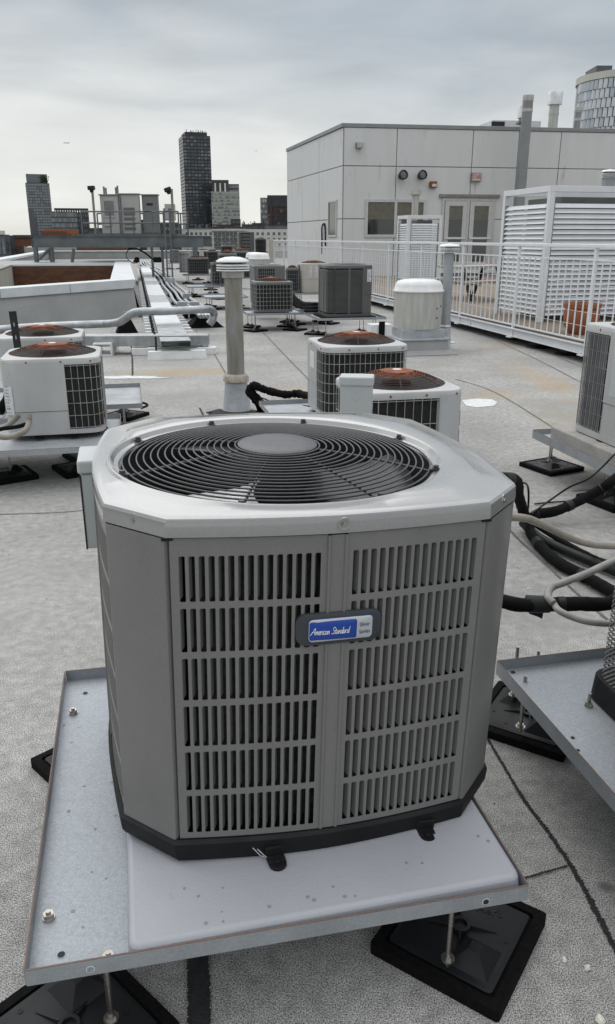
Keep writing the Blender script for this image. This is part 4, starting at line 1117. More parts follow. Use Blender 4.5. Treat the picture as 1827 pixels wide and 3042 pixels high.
# right-hand unit on its concrete pad
zt = .30
ca = G(1287, 1038, zt)
ya = 12.5
u_ = UX; v_ = WY
fl_ = ca
nl_ = G(1484, 1128, zt); dn = (nl_ - fl_); dn.z = 0; dn = dn.normalized()
st4 = stand('galvanised stand with a concrete slab on it at the right edge', [fl_ + dn * 1.45, fl_ + dn * 1.45 + Vector((-dn.y, dn.x, 0)) * 1.3, fl_ + Vector((-dn.y, dn.x, 0)) * 1.3, fl_], zt, depth=.055, plates=('galv_old', 'galv_lip'))
bpy.data.objects.remove(bpy.data.objects.new('tmp', None))
for o_ in [st4] + kids(st4) + [y for x in kids(st4) for y in kids(x)]:
    try: bpy.data.objects.remove(o_)
    except ReferenceError: pass
CR = Vector((1.613, 5.525, 0))
st4 = stand('galvanised stand with a concrete slab on it at the right edge of the picture', [CR - WY * 1.55, CR - WY * 1.55 + UX * 1.4, CR + UX * 1.4, CR], zt, depth=.058, plates=('galv_old', 'galv_lip'))
o4 = CR - WY * 1.55
f1 = G(1330, 1130); foot(st4, Vector((f1.x, f1.y, 0)) - o4, R(28), [(-.05, -.02), (.05, .06)], .26)
f1 = G(1480, 1212); foot(st4, Vector((f1.x, f1.y, 0)) - o4, R(25), [(-.06, .02)], .26)
slab = MB().bx(0, 1.2, -1.45, 0, .264, .345).build('concrete_slab', 'concrete', None, bevel=.008, loc=CR + UX * .085 - WY * .1, rot=(0, 0, A12))
tag(slab, 'weathered concrete slab on the right-hand stand, under the tall grey condenser', 'concrete slab')
r4, _ = condenser('grey condenser with black vertical fins and wire guard standing on a concrete slab', 1502, 1802, 1090, 804, z=.352, Y=4.72, body='ac_white', guard='guard', nv=44, nh=6, panels=((.0, .235), (.50, .70), (.845, 1.0)), rust=False,
                  stickers=((.865, .90, .42, .90, 'box_gray'),), low=.33, dome=.03, corner=.10, depth=.72)
# vertical fins of its coil, seen through the guard
q = MB()
f, T = perim(.72, .68, .06)
for j in range(25):
    t = .76 + .085 * j / 24; x, y = f(t); q.tube([(x * .985, y * .985, .05), (x * .985, y * .985, .66)], .0022, 4)
q.build('coil_fin', 'guard_dark', r4)

# near right unit, only its left edge in frame
CP = Vector((.626, 2.304, 0))
st5 = stand('bare galvanised tray at the right edge holding the perforated round-cornered unit', [CP - WY * 1.9, CP - WY * 1.9 + UX * 1.15, CP + UX * 1.15, CP], .275, depth=.045)
o5 = CP - WY * 1.9
for u, v in ((1297, 1592), (1420, 1697)):
    p = G(u, v + 6, .242) - o5; inst('bolt', boltm, st5, (p.x, p.y, .242))
    MB().cyl((0, 0, 0), .0055, .03, 10).build('stud', 'steel', st5, loc=(p.x, p.y, .256))
p = G(1262, 1664, .275) - o5; 
f5 = Vector((.772, 2.36, 0)); rp = G(1256, 1750, .075); foot(st5, f5 - o5, R(58), [tolocal(rp, f5, R(58)), (.03, .07)], .262)
for u, v in ((1224, 1600), (1248, 1588)):
    p = G(u, v, .262) - o5
for u, v, r in ((1238, 1602, .008), (1382, 1760, .006), (1395, 1790, .005), (1400, 1805, .006), (1413, 1830, .006), (1430, 1850, .005), (1462, 1880, .009)):
    p = G(u, v + 20, .242) - o5; disc(st5, 'hole', Vector((p.x, p.y, .2423)), r, 'dark_inside', h=.0005)
r5 = thing('perforated_condenser', 'taupe unit with diagonal perforations and dark base, cut off by the right edge', 'air conditioner', (1.43, 1.815, .242), .22)
MB().prism(rrect(.93, .93, .05, 4), 0, .085, top=rrect(.92, .92, .05, 4)).build('base_pan', 'black_plastic', r5, bevel=.006)
f, T = perim(.905, .905, .07, 8)
MB().loops([[(x * .93, y * .93, .08) for x, y in sampled(f, 0, 1, 60)[:-1]], [(x * .93, y * .93, .80) for x, y in sampled(f, 0, 1, 60)[:-1]]], cap1=True).build('coil', 'coil', r5)
q = MB(); nz, nt_ = 46, 200; dzz = .72 / nz
q = MB()
for i in range(int(nt_ * .30), int(nt_ * 1.0)):          # slanted bars with gaps: the perforated skin
    a0, a1 = i / nt_, (i + 1) / nt_
    if a0 < .60: continue
    for j in range(nz):
        z0 = .082 + j * dzz; A = f(a0); B = f(a1)
        q.add([(A[0], A[1], z0), (B[0], B[1], z0 + dzz * .9), (B[0], B[1], z0 + dzz * 1.4), (A[0], A[1], z0 + dzz * .5)], [(0, 1, 2, 3)])
q.build('perforated_skin', 'taupe', r5)
pp = sampled(f, .0, .215, 12); MB().loops([[(x * 1.005, y * 1.005, .078) for x, y in pp], [(x * 1.005, y * 1.005, .81) for x, y in pp]], close=False).build('corner_post', 'taupe', r5, smooth=40)
q = MB(); annulus_top(q, f, .80, .86, .34); q.build('top_cover', 'taupe_lit', r5, smooth=40)

# ------------------------------------------------------------------ hoses and lines on the right
def pipe(name, label, cat, pts, r, m, group=None, n=10, sub=8, ridges=0):
    P_ = smooth_path(pts, sub); q = MB()
    if ridges:
        Q_, rr = [], []
        L = sum((P_[i + 1] - P_[i]).length for i in range(len(P_) - 1)); N = min(260, int(L / ridges)); acc = 0; seg = 0; d = L / N
        cum = [0]
        for i in range(len(P_) - 1): cum.append(cum[-1] + (P_[i + 1] - P_[i]).length)
        for k in range(N * 2 + 1):
            t = L * k / (N * 2)
            while seg < len(cum) - 2 and cum[seg + 1] < t: seg += 1
            Q_.append(P_[seg].lerp(P_[seg + 1], (t - cum[seg]) / max(1e-6, cum[seg + 1] - cum[seg]))); rr.append(r * (1.0 if k % 2 else .93))
        q.tube(Q_, rr, n)
    else: q.tube(P_, [r * (1 + random.uniform(-.05, .05)) for _ in P_] if m == 'insul' else r, n)
    o = tag(q.build(name, m, None, smooth=60), label, cat, group)
    if m == 'insul' and r > .02:
        rr = random.Random(len(label)); k = 6
        while k < len(P_) - 4:
            MB().tube([P_[k], P_[k + 1], P_[k + 1].lerp(P_[k + 2], .5)], r * 1.09, n).build('tape_band', 'cable_black', o, smooth=60); k += rr.randint(9, 17)
    return o
HG = 'refrigerant lines and conduits on the right'
pipe('insulated_pipe', 'thick black foam-covered pipe crossing from the taupe unit to the right edge', 'pipe', [(.42, 2.62, .46), G(1218, 1452, .45), G(1300, 1458, .45), G(1390, 1457, .45), G(1484, 1450, .45), (1.18, 2.62, .46), (1.3, 2.45, .5)], .024, 'insul', HG)
ts = pipe('tape_wrap', 'black tape wrapped round the thick horizontal pipe, its end hanging down', 'tape', [G(1268, 1456, .45), G(1300, 1458, .45), G(1325, 1458, .45)], .029, 'cable_black')
MB().add([(0, 0, 0), (.055, 0, .0), (.052, .002, -.05), (.035, .004, -.042), (.005, .002, -.03)], [(0, 1, 2, 3, 4)]).build('loose_end', 'cable_black', ts, loc=G(1275, 1462, .43))
pipe('conduit', 'pale ribbed conduit bending up from the thick black pipe to the right edge', 'conduit', [G(1335, 1455, .47), G(1322, 1440, .48), G(1330, 1418, .49), G(1362, 1405, .50), G(1420, 1382, .50), G(1484, 1352, .50), G(1560, 1320, .5)], .0135, 'whip_gray', HG, ridges=.006)
pipe('conduit', 'pale ribbed conduit drooping below the thick black pipe to the right edge', 'conduit', [G(1335, 1455, .46), G(1350, 1474, .46), G(1395, 1494, .45), G(1440, 1503, .44), G(1484, 1504, .43), G(1540, 1500, .42)], .0115, 'whip_gray', HG, ridges=.006)
pipe('conduit', 'tan conduit sweeping from behind the taupe unit towards the right edge', 'conduit', [(.50, 2.85, .60), G(1245, 1248, .5), G(1300, 1262, .40), G(1380, 1300, .22), G(1430, 1314, .12), G(1484, 1318, .06), G(1560, 1316, .04)], .0175, 'whip', HG)
pipe('insulated_pipe', 'black foam line rising over the roof to the right-hand stand', 'pipe', [G(1285, 1248, .05), G(1300, 1240, .06), G(1345, 1232, .09), G(1405, 1205, .14), G(1450, 1180, .2), G(1484, 1156, .26), G(1540, 1110, .3)], .030, 'insul', HG)
pipe('insulated_pipe', 'black foam line looping down beside the taupe unit and away along the roof', 'pipe', [(.62, 3.1, .62), G(1236, 1156, .5), G(1252, 1200, .28), G(1268, 1250, .08), G(1290, 1300, .035), G(1340, 1352, .035), G(1410, 1390, .035), G(1484, 1432, .035), G(1560, 1480, .035)], .030, 'insul', HG)
pipe('insulated_pipe', 'second black foam line lying beside the looping one, shinier and straighter', 'pipe', [G(1262, 1262, .05), G(1300, 1296, .04), G(1350, 1322, .035), G(1420, 1352, .035), G(1484, 1378, .035), G(1560, 1410, .035)], .026, 'cable_black', HG)
pipe('insulated_pipe', 'third black foam line, farthest right of the bundle on the roof', 'pipe', [G(1275, 1252, .08), G(1310, 1278, .07), G(1360, 1308, .06), G(1430, 1345, .05), G(1484, 1366, .05), G(1560, 1400, .05)], .016, 'insul', HG)
pipe('cable', 'thin black cable arching from the hose junction up to the right-hand condenser', 'cable', [G(1282, 1240, .08), G(1330, 1205, .12), G(1375, 1175, .2), G(1420, 1155, .28), G(1455, 1125, .35), G(1484, 1095, .42), G(1530, 1050, .5)], .006, 'cable_black', HG)
pipe('cable', 'thin black wire hoop standing up beside the taupe unit at the right', 'cable', [G(1250, 1168, .3), G(1268, 1166, .32), G(1275, 1182, .3), G(1275, 1215, .18), G(1272, 1245, .06)], .006, 'cable_black', HG)
pipe('cable', 'thin greenish wire curling along the black hose bundle', 'cable', [G(1300, 1256, .07), G(1330, 1270, .07), G(1360, 1300, .06), G(1378, 1318, .04), G(1410, 1330, .05), G(1484, 1368, .07)], .004, 'cable_black', HG)
pipe('cable', 'loose brown wire on the roof by the right-hand foot', 'cable', [G(1290, 1216, .01), G(1330, 1212, .01), G(1400, 1208, .012), G(1440, 1206, .01)], .005, 'cable_black', HG)

# hoses by the left pair
LG = 'conduits at the left pair of condensers'
yb = l1.location.y - .35
pipe('conduit', 'grey conduit dropping from the front left condenser and curving left', 'conduit', [V(70, 1000, 5.12), V(70, 1018, 5.1), V(62, 1038, 5.05), V(38, 1050, 5.02), V(12, 1055, 5.0), V(-20, 1050, 5.0)], .019, 'whip', LG)
pipe('conduit', 'short tan conduit slanting down to the left edge beside the front left condenser', 'conduit', [V(46, 1000, 5.3), V(36, 1012, 5.3), V(15, 1028, 5.28), V(-15, 1040, 5.25)], .019, 'whip', LG)
pipe('insulated_pipe', 'black insulated line behind the tan conduits at the left edge', 'pipe', [V(62, 1024, 5.2), V(40, 1030, 5.2), V(10, 1034, 5.2), V(-20, 1040, 5.2)], .014, 'insul', LG)
pipe('cable', 'thin grey cable at the left edge above the stand', 'cable', [V(-10, 1012, 5.8), V(8, 1006, 5.8), V(18, 985, 5.8), V(30, 970, 5.8)], .004, 'galv_lip', LG)
pipe('insulated_pipe', 'bunch of black insulation at the left edge between the two stands', 'pipe', [V(-20, 990, 6.0), V(5, 985, 6.0), V(20, 965, 6.0), V(25, 940, 6.1)], .045, 'insul', LG)
pipe('cable', 'black strap end poking out right of the left stands', 'cable', [G(330, 975, .22), G(345, 972, .24), G(356, 978, .22), G(340, 985, .2)], .010, 'cable_black', LG)

# ------------------------------------------------------------------ tall vent pipe in the middle
vp = thing('vent_pipe', 'tall rust-streaked vent pipe with a white louvered cap, standing in the middle of the roof', 'vent pipe', (*G(572, 990)[:2], 0), .4)
X_ = .083
MB().lathe([(.155, 0), (.135, .02), (.108, .28), (.104, .30)], 36).build('flashing_cone', 'galv_old', vp, smooth=50)
MB().lathe([(.102, .28), (.125, .29), (.122, .335), (.100, .36)], 28).build('sealant_collar', 'sealant', vp, smooth=50)
MB().lathe([(X_, .30), (X_, 1.26)], 36).build('pipe_shaft', 'vent_pipe', vp, smooth=50)
MB().lathe([(.10, 1.25), (.103, 1.255), (.103, 1.30), (.094, 1.31)], 32).build('clamp_band', 'fan_alu', vp, smooth=40)
for i in range(3): MB().lathe([(.13, 0), (.150, -.004), (.153, -.014), (.146, -.010), (.125, .004)], 36).build('cap_louver', 'white_cap', vp, loc=(0, 0, 1.325 + i * .022), smooth=50)
MB().lathe([(.09, 1.30), (.09, 1.385)], 20).build('cap_core', 'dark_inside', vp)
MB().lathe([(.148, 1.385), (.154, 1.392), (.150, 1.40), (.12, 1.418), (.07, 1.432), (.0001, 1.437)], 40).build('cap_dome', 'white_cap', vp, smooth=60)
bw_ = thing('black_tape_bundle', 'bundle of black wrapped lines looping out of the roof beside the tall vent pipe', 'pipe', (0, 0, 0))
for pts, r in (([G(640, 990, .0), G(632, 975, .12), G(618, 958, .24), G(604, 940, .31), G(612, 930, .35), G(630, 936, .33), G(652, 944, .30), G(690, 952, .28), G(720, 950, .28), G(762, 962, .28), G(800, 968, .28)], .034),
               ([G(628, 992, .0), G(622, 975, .10), G(607, 955, .22), G(600, 944, .28), G(615, 934, .30), G(640, 942, .28)], .030)):
    P_ = smooth_path(pts, 8); MB().tube(P_, [r * (1 + random.uniform(-.18, .18)) for _ in P_], 9).build('wrapped_line', 'insul', bw_, smooth=60)
MB().tube(smooth_path([G(615, 955, .2), G(640, 963, .12), G(670, 975, .18), G(720, 978, .24), G(762, 982, .26)], 6), .007, 6).build('thin_cable', 'cable_black', bw_, smooth=60)
# ------------------------------------------------------------------ white exhaust fan with spun dome
def mushroom(label, u, vtop, vmid, vbot, halfw, Y, group='mushroom exhaust fans', curb=True):
    c = V(u, vbot, Y); r = px(halfw, Y, .6)
    zt_, zm, zb = V(u, vtop, Y).z, V(u, vmid, Y).z, c.z
    o = thing('exhaust_fan', label, 'exhaust fan', (c.x, c.y, 0), .2, group)
    MB().lathe([(r * .93, zb), (r * .945, (zb + zm) / 2), (r * .935, zm)], 40).build('fan_housing', 'fan_alu', o, smooth=40)
    hd = zt_ - zm
    MB().lathe([(r * .93, zm - .02), (r * 1.0, zm - .012), (r * 1.0, zm + .004), (r * .955, zm + .014), (r * .93, zm + hd * .45), (r * .84, zm + hd * .78), (r * .62, zm + hd * .93), (.0001, zt_)], 44).build('dome', 'white_cap', o, smooth=60)
    if curb:
        MB().prism(rrect(r * 1.75, r * 1.75, .02, 2), zb - .12, zb - .002).build('curb', 'galv_old', o)
        MB().prism(rrect(r * 2.05, r * 2.05, .02, 2), zb - .155, zb - .12).build('curb_cap', 'galv_old', o, bevel=.01)
        q = MB(); a = rrect(r * 1.95, r * 1.95, .03, 3); b = rrect(r * 2.75, r * 2.75, .1, 3)
        q.loops([lp(a, zb - .155), lp(rrect(r * 2.1, r * 2.1, .05, 3), .06), lp(b, .006)]).build('curb_flashing', 'parapet', o, smooth=50)
        for a in (-1.2, -.9, .4):
            MB().bx(-.012, .012, -.004, .004, -.03, .03).build('clip', 'fan_alu', o, loc=(r * .95 * math.cos(a), r * .95 * math.sin(a), zm - .03), rot=(0, 0, a + PI / 2))
        for a, zz in ((-1.0, .3), (-1.0, .55), (-.7, .6)):
            MB().cyl((0, 0, 0), .012, .006, 8).build('screw', 'dark_inside', o, loc=(r * .945 * math.cos(a), r * .945 * math.sin(a), zb + (zm - zb) * zz), rot=(R(90), 0, a + PI / 2))
    return o
mushroom('large white-domed exhaust fan with streaked aluminium housing before the deck railing', 1006, 672, 700, 790, 61, 11.9)
mushroom('white-domed exhaust fan far down the roof, right one of two overlapping', 626, 609, 624, 650, 26, 20, curb=False)
mushroom('white-domed exhaust fan far down the roof, left one of two overlapping', 613, 608, 620, 648, 20, 22, curb=False)
# second vent pipe
def vent(label, u, vtop, vcap, vbase, hw_pipe, hw_cap, Y, z0=0., pm='galv_lip', flat=False, group='vent pipes'):
    r = px(hw_pipe, Y, .8); rc = px(hw_cap, Y, .8); c = V(u, vbase, Y)
    zt_ = V(u, vtop, Y).z; zc = V(u, vcap, Y).z
    o = thing('vent_pipe', label, 'vent pipe', (c.x, c.y, z0), 0, group)
    MB().lathe([(r, 0), (r, zc - z0 + .02)], 24).build('pipe_shaft', pm, o, smooth=50)
    h = zt_ - z0; hc = zc - z0
    if flat:
        MB().lathe([(r * 1.02, hc - .02), (rc, hc), (rc, h), (rc * .8, h + .0), (rc * .8, h - .05), (.0001, h - .05)], 24).build('rain_cap', 'fan_alu', o, smooth=30)
        MB().lathe([(r * 1.08, hc - .12), (r * 1.08, hc - .06)], 24).build('clamp_band', 'fan_alu', o)
    else:
        d = (h - hc) * .62
        MB().lathe([(r * .9, 0), (r * .9, h - d * .3)], 12).build('cap_core', 'dark_inside', o, loc=(0, 0, 0))
        for i in range(4): MB().lathe([(rc * .86, 0), (rc * .97, -d * .05), (rc, -d * .12), (rc * .95, -d * .1), (rc * .8, .0)], 28).build('cap_louver', 'white_cap', o, loc=(0, 0, hc + d * .2 + i * d * .22), smooth=50)
        MB().lathe([(rc * .97, h - (h - hc) * .36), (rc, h - (h - hc) * .3), (rc * .8, h - (h - hc) * .1), (.0001, h)], 28).build('cap_dome', 'white_cap', o, smooth=60)
    return o
v2 = vent('slim grey vent pipe with white layered cap, just right of the white exhaust fan', 1074, 587, 610, 790, 11.5, 25, 12.2)
MB().lathe([(.13, 0), (.10, .03), (.085, .30), (.07, .32)], 24).build('flashing_cone', 'galv_old', v2, smooth=50)
MB().lathe([(.075, .31), (.09, .33), (.07, .36)], 24).build('clamp_band', 'fan_alu', v2)
dr = thing('roof_drain_valve', 'small upright valve on a round plate beside the slim vent pipe', 'valve', (*G(1083, 828)[:2], 0))
MB().lathe([(.10, 0), (.10, .02), (.04, .03), (.03, .09), (.0001, .09)], 16).build('base_plate', 'white_patch', dr, smooth=40)
MB().cyl((0, 0, .08), .014, .30, 10).build('stem', 'galv_lip', dr)
# little jug between stands
bx_ = thing('white_electrical_box', 'small white box with dark clamp lying behind the rusty-topped condenser', 'electrical box', (*V(1115, 800, 8.3)[:2], .30), A12)
c = V(1113, 790, 8.3); bx_.location = (c.x - .18 * 0, c.y, c.z - .09) ; bx_.location.x = V(1050, 790, 8.3).x * 0 + V(921 + 0, 782, 8.3).x
wb = px(52, 8.3, .5)
MB().bx(-wb / 2, wb / 2, 0, .15, 0, .12).build('box_body', 'badge_white', bx_, bevel=.006)
MB().bx(-.03, .03, -.02, .0, .0, .15).build('clamp', 'insul', bx_)
MB().bx(-.05, .05, .02, .12, -bx_.location.z, -.001).build('support', 'galv_lip', bx_)

# ------------------------------------------------------------------ cable tray, channel, jacketed pipes
T0 = G(424, 822, .25); T0.z = 0; TD = G(352, 649, .25) - G(424, 822, .25); TD.z = 0; TD.normalize(); TN = Vector((TD.y, -TD.x, 0))
tr = thing('cable_tray', 'long shiny covered cable tray on white blocks running away to the left of centre', 'cable tray', (T0.x, T0.y, 0), math.atan2(TD.y, TD.x) - PI / 2)
tw = .42; segl = 2.35
for i in range(13):
    y0 = i * segl + (0 if i else 0)
    MB().bx(-tw / 2, tw / 2, y0 + .01, y0 + segl - .01, .235, .25).build('tray_cover', 'cap_metal' if i % 3 else 'silver_jacket', tr, bevel=.004)
    for s in (-1, 1): MB().bx(s * (tw / 2) - (.012 if s > 0 else 0), s * (tw / 2) + (0 if s > 0 else .012), y0 + .005, y0 + segl - .005, .13, .234).build('tray_rail', 'silver_jacket', tr)
bk = MB().prism([(-.40, -.08), (.42, -.08), (.42, .08), (-.40, .08)], 0, .11, top=[(-.385, -.06), (.405, -.06), (.405, .06), (-.385, .06)]).mesh('support_block', 'white_cap')
for i in range(64): inst('support_block', bk, tr, (0, .02 + i * .50, 0))
q = MB()
for i in range(46): q.cyl((-.27, .1 + i * .6, .10), .016, .2, 6)
tag(q.build('strut_bolts', 'pedestal', tr), kind='stuff')
MB().bx(.04, .2, -.02, .0, .15, .225).build('open_end', 'dark_inside', tr)
MB().tube(smooth_path([(-.25, -.05, .16), (0, -.06, .17), (.25, -.04, .155), (.36, .0, .18)], 5), .010, 5).build('green_wire', 'green_wire', tr)
ch = thing('metal_channel', 'straight silver channel running left from the end of the cable tray behind the left condensers', 'cable channel', (*G(445, 838, .1)[:2], 0), R(4))
MB().bx(-6.5, .35, -.0, .30, .12, .27).build('channel_body', 'silver_jacket', ch, bevel=.006)
MB().bx(-.75, .45, -.08, .12, 0, .10).build('support_block', 'white_cap', ch, bevel=.006)
for k_ in (-1.15, -3.4, -5.4):
    q = MB(); w2 = .13
    for (a, b, c_2, d_) in ((-w2, w2, 0, .02), (-w2, w2, .16, .18), (-w2, -w2 + .02, .02, .16), (w2 - .02, w2, .02, .16)): q.bx(k_ + a, k_ + b, -.12, .5, c_2, d_)
    if k_ > -2: q.build('box_support', 'white_cap', ch)
    else: q.build('box_support', 'white_cap', ch)
sp1 = pipe('jacketed_pipe', 'silver-jacketed pipe running level then humping over the cable tray', 'pipe',
     [G(-60, 800, .2), G(100, 788, .2), G(235, 782, .2), G(262, 781, .21), G(290, 776, .27), G(320, 756, .42), G(345, 752, .45), G(400, 751, .45), G(480, 747, .45), G(506, 747, .43), G(516, 756, .36), G(512, 772, .25), G(505, 782, .18)], .066, 'silver_jacket', n=14)
def pyr(label, u, v, s, h, top=True):
    c = G(u, v); o = thing('pipe_support', label, 'pipe support', (c.x, c.y, 0), .3, 'black rubber pipe supports')
    MB().prism([(-s, -s * .8), (s, -s * .8), (s, s * .8), (-s, s * .8)], 0, h, top=[(-s * .35, -s * .5), (s * .35, -s * .5), (s * .35, s * .5), (-s * .35, s * .5)]).build('base', 'insul', o, bevel=.01)
    if top: MB().bx(-s * .12, s * .12, -s * .1, s * .1, h, h + .10).build('clamp', 'galv_lip', o)
    return o
pyr('black pyramid support under the silver pipe, left of the cable tray', 306, 802, .19, .27)
pyr('black block support under the elbow of the silver pipe', 492, 788, .34, .20, False)
pts = [G(345, 628, .2), G(352, 640, .2), G(372, 650, .2), G(395, 668, .2), G(410, 690, .2), G(428, 708, .2), G(440, 726, .2), G(462, 742, .2)]
for k_, (off, r, m_, lb) in enumerate(((-.20, .040, 'silver_jacket', 'left silver conduit of the curving bundle right of the cable tray'), (-.06, .036, 'galv_lip', 'second grey conduit of the curving bundle right of the cable tray'),
                                  (.09, .036, 'silver_jacket', 'third conduit of the curving bundle right of the cable tray'), (.22, .040, 'silver_jacket', 'right-hand silver conduit of the curving bundle by the cable tray'))):
    pipe('conduit', lb, 'conduit', [p + Vector((off, 0, .03 * (k_ % 2))) for p in pts] + [G(470 + k_ * 9, 752, .3), G(484 + k_ * 8, 764, .25)], r, m_, 'curving conduit bundle', sub=5)
for i, (u, v) in enumerate(((349, 640), (360, 652), (378, 660), (386, 676), (398, 692), (410, 704), (420, 722), (432, 744))):
    pyr(['black support nearest the far parapet', 'second black support from the far end', 'third black support from the far end', 'fourth black support from the far end', 'fifth black support from the far end', 'sixth black support from the far end', 'second black support from the near end', 'black support at the near end'][i] + ' of the curving conduits', u, v + 2, .26, .22, False)
for i, (u, v) in enumerate(((452, 722), (440, 744), (470, 744))):
    c = G(u, v, .2); jb = thing('junction_box', ['grey junction box standing in the conduit bundle', 'grey junction box at the near end of the bundle, left one', 'grey junction box at the near end of the bundle, right one'][i], 'junction box', (c.x, c.y, 0), .1, 'conduit junction boxes')
    MB().bx(-.10, .10, -.08, .08, .14, .34).build('box_body', 'galv_lip', jb, bevel=.01); MB().bx(-.11, .11, -.09, .09, 0, .138).build('box_foot', 'insul', jb)
cn = thing('grey_can', 'small blue grey metal can standing on the roof right of the conduits', 'can', (*G(408, 684)[:2], 0)); 
cn.location = (*G(420, 692)[:2], 0)
c = V(399 + 12, 690, 20)
cn.location = (*G(411, 699)[:2], 0)
MB().lathe([(.16, 0), (.16, .36), (.15, .38), (.0001, .39)], 20).build('can_body', 'galv_lip', cn, smooth=30)
for i, (u, v) in enumerate(((285, 0), )): pass
for i, (u, lb) in enumerate(((331, 'far black support under the steel platform, left one'), (374, 'far black support under the steel platform, middle one'), (384, 'far black support under the steel platform, right one'))):
    pyr(lb, u, 633, .28, .35)

# ------------------------------------------------------------------ steel platform with cabinets
YP = 30.
pf = thing('steel_platform', 'grey galvanised steel platform with railing raised over the light shaft', 'platform', (0, YP, 0))
def pv(u, v, Y=YP): q_ = V(u, v, Y); return Vector((q_.x, Y - YP, q_.z))
xl, xr = pv(76, 585).x, pv(490, 583).x
zt1, zb1 = pv(280, 569).z, pv(280, 597).z
def ibeam(x0, x1, y, z0, z1, nm):
    MB().bx(x0, x1, y + .06, y + .08, z0 + .02, z1 - .02).bx(x0, x1, y, y + .14, z1 - .02, z1).bx(x0, x1, y, y + .14, z0, z0 + .02).build(nm, 'beam', pf)
ibeam(xl, xr, 0, zb1, zt1, 'steel_beam'); ibeam(xl, xr, 2.6, zb1, zt1, 'steel_beam')
MB().bx(xl - .01, xl, 0, 2.74, zb1, zt1).build('end_plate', 'beam', pf)
MB().bx(pv(180, 565).x, pv(425, 565).x, .2, 2.5, zt1 + .002, zt1 + .07).build('grating', 'beam', pf)
for u in (84, 122, 470):
    x = pv(u, 600).x; MB().cyl((x, .07, .55), .09, zb1 - .55, 12).build('post', 'beam', pf)
for u in (365, 390): x = pv(u, 600).x; MB().bx(x - .04, x + .04, .05, .13, 0, zb1).build('post', 'beam', pf)
for (ua, va, ub, vb_) in ((178, 600, 172, 650), (122, 598, 95, 625)):
    MB().tube([pv(ua, va), pv(ub, vb_)], .06, 6).build('brace', 'beam', pf)
zr1, zr2 = pv(300, 510).z, pv(300, 538).z; xa, xb = pv(192, 520).x, pv(428, 520).x
for y in (.2, 2.5):
    for z in (zr1, zr2): MB().tube([(xa, y, z), (xb, y, z)], .03, 6).build('rail', 'beam', pf)
    for u in (192, 262, 290, 318, 365, 392, 410, 428):
        x = pv(u, 520).x; MB().tube([(x, y, zt1), (x, y, zr1)], .028, 6).build('rail_post', 'beam', pf)
x0_, x1_ = pv(345, 520).x, pv(362, 520).x
MB().tube(smooth_path([(x0_, .16, zr2 - .05), (x0_, .16, zr1 - .02), (x0_ + .05, .16, zr1 + .03), (x1_, .16, zr1 + .03)], 4), .028, 6).build('grab_rail', 'beam', pf)
for s in (0, 1):
    x = pv(402 + s * 12, 600).x; MB().tube([(x, -.1, .0), (x, -.1, zr1 + .1)], .03, 6).build('ladder_rail', 'beam', pf)
for i in range(9): MB().tube([(pv(402, 600).x, -.1, .25 + i * .28), (pv(414, 600).x, -.1, .25 + i * .28)], .018, 5).build('ladder_rung', 'beam', pf)
def cabinet(label, u0, u1, v0, v1, Y, m, doorf, roofm='trim_dark'):
    a, b = V(u0, v1, Y), V(u1, v0, Y); w = b.x - a.x; h = b.z - (zt1 + .08)
    o = thing('equipment_cabinet', label, 'cabinet', ((a.x + b.x) / 2, Y, zt1 + .075), 0, 'telecom cabinets on the platform')
    MB().bx(-w / 2, w / 2, 0, .30, 0, h).build('cabinet_body', m, o, bevel=.02)
    MB().bx(-w / 2 - .03, w / 2 + .03, -.04, .34, h, h + .04).build('cabinet_roof', roofm, o)
    doorf(o, w, h); return o
def d1_(o, w, h):
    MB().bx(-w * .36, w * .36, -.03, 0, h * .42, h * .92).build('vent_hood', 'cabinet', o, bevel=.01)
    q = MB()
    for i in range(12): q.bx(-w * .26 + i * w * .047, -w * .26 + i * w * .047 + w * .022, -.04, -.03, h * .48, h * .86)
    q.build('vent_grille', 'grille_gray', o)
    MB().bx(-w * .3, w * .05, -.06, -.0, h * .2, h * .40).build('meter_box', 'cabinet', o)
def d2_(o, w, h):
    for i in range(5):
        z = h * (.10 + i * .125); MB().bx(-w * .28, w * .28, -.02, -.001, z, z + h * .07).build('vent_slot', 'grille_gray', o)
    MB().bx(-w * .42, -w * .38, -.03, 0, .05, h * .95).build('door_edge', 'grille_gray', o)
def d3_(o, w, h):
    MB().bx(-w * .2, w * .2, -.02, -.001, h * .74, h * .80).build('nameplate', 'dark_inside', o)
    MB().bx(-w * .44, w * .44, -.012, -.001, .04, h * .96).build('door', 'cabinet_gray', o)
cabinet('pale equipment cabinet with a ribbed vent hood, leftmost on the platform', 247, 282, 471, 560, 31.0, 'cabinet', d1_)
cabinet('tall beige cabinet with five slotted vents, middle of the platform', 292, 333, 469, 560, 31.2, 'cabinet', d2_)
cabinet('plain grey cabinet with a small dark nameplate, right of the slotted one', 346, 379, 471, 548, 31.4, 'cabinet_gray', d3_)
sc_ = V(411, 545, 31.5); o = thing('small_cabinet', 'small white cabinet beside the right camera pole on the platform', 'cabinet', (sc_.x, 31.5, zt1 + .075), 0)
hs = V(411, 492, 31.5).z - zt1 - .075
MB().bx(-.18, .18, 0, .3, hs * .45, hs).build('cabinet_body', 'cabinet', o, bevel=.01); MB().bx(-.03, .03, .1, .16, 0, hs * .45).build('cabinet_post', 'beam', o); MB().bx(.02, .12, -.012, -.001, hs * .7, hs * .85).build('display', 'grille_gray', o)
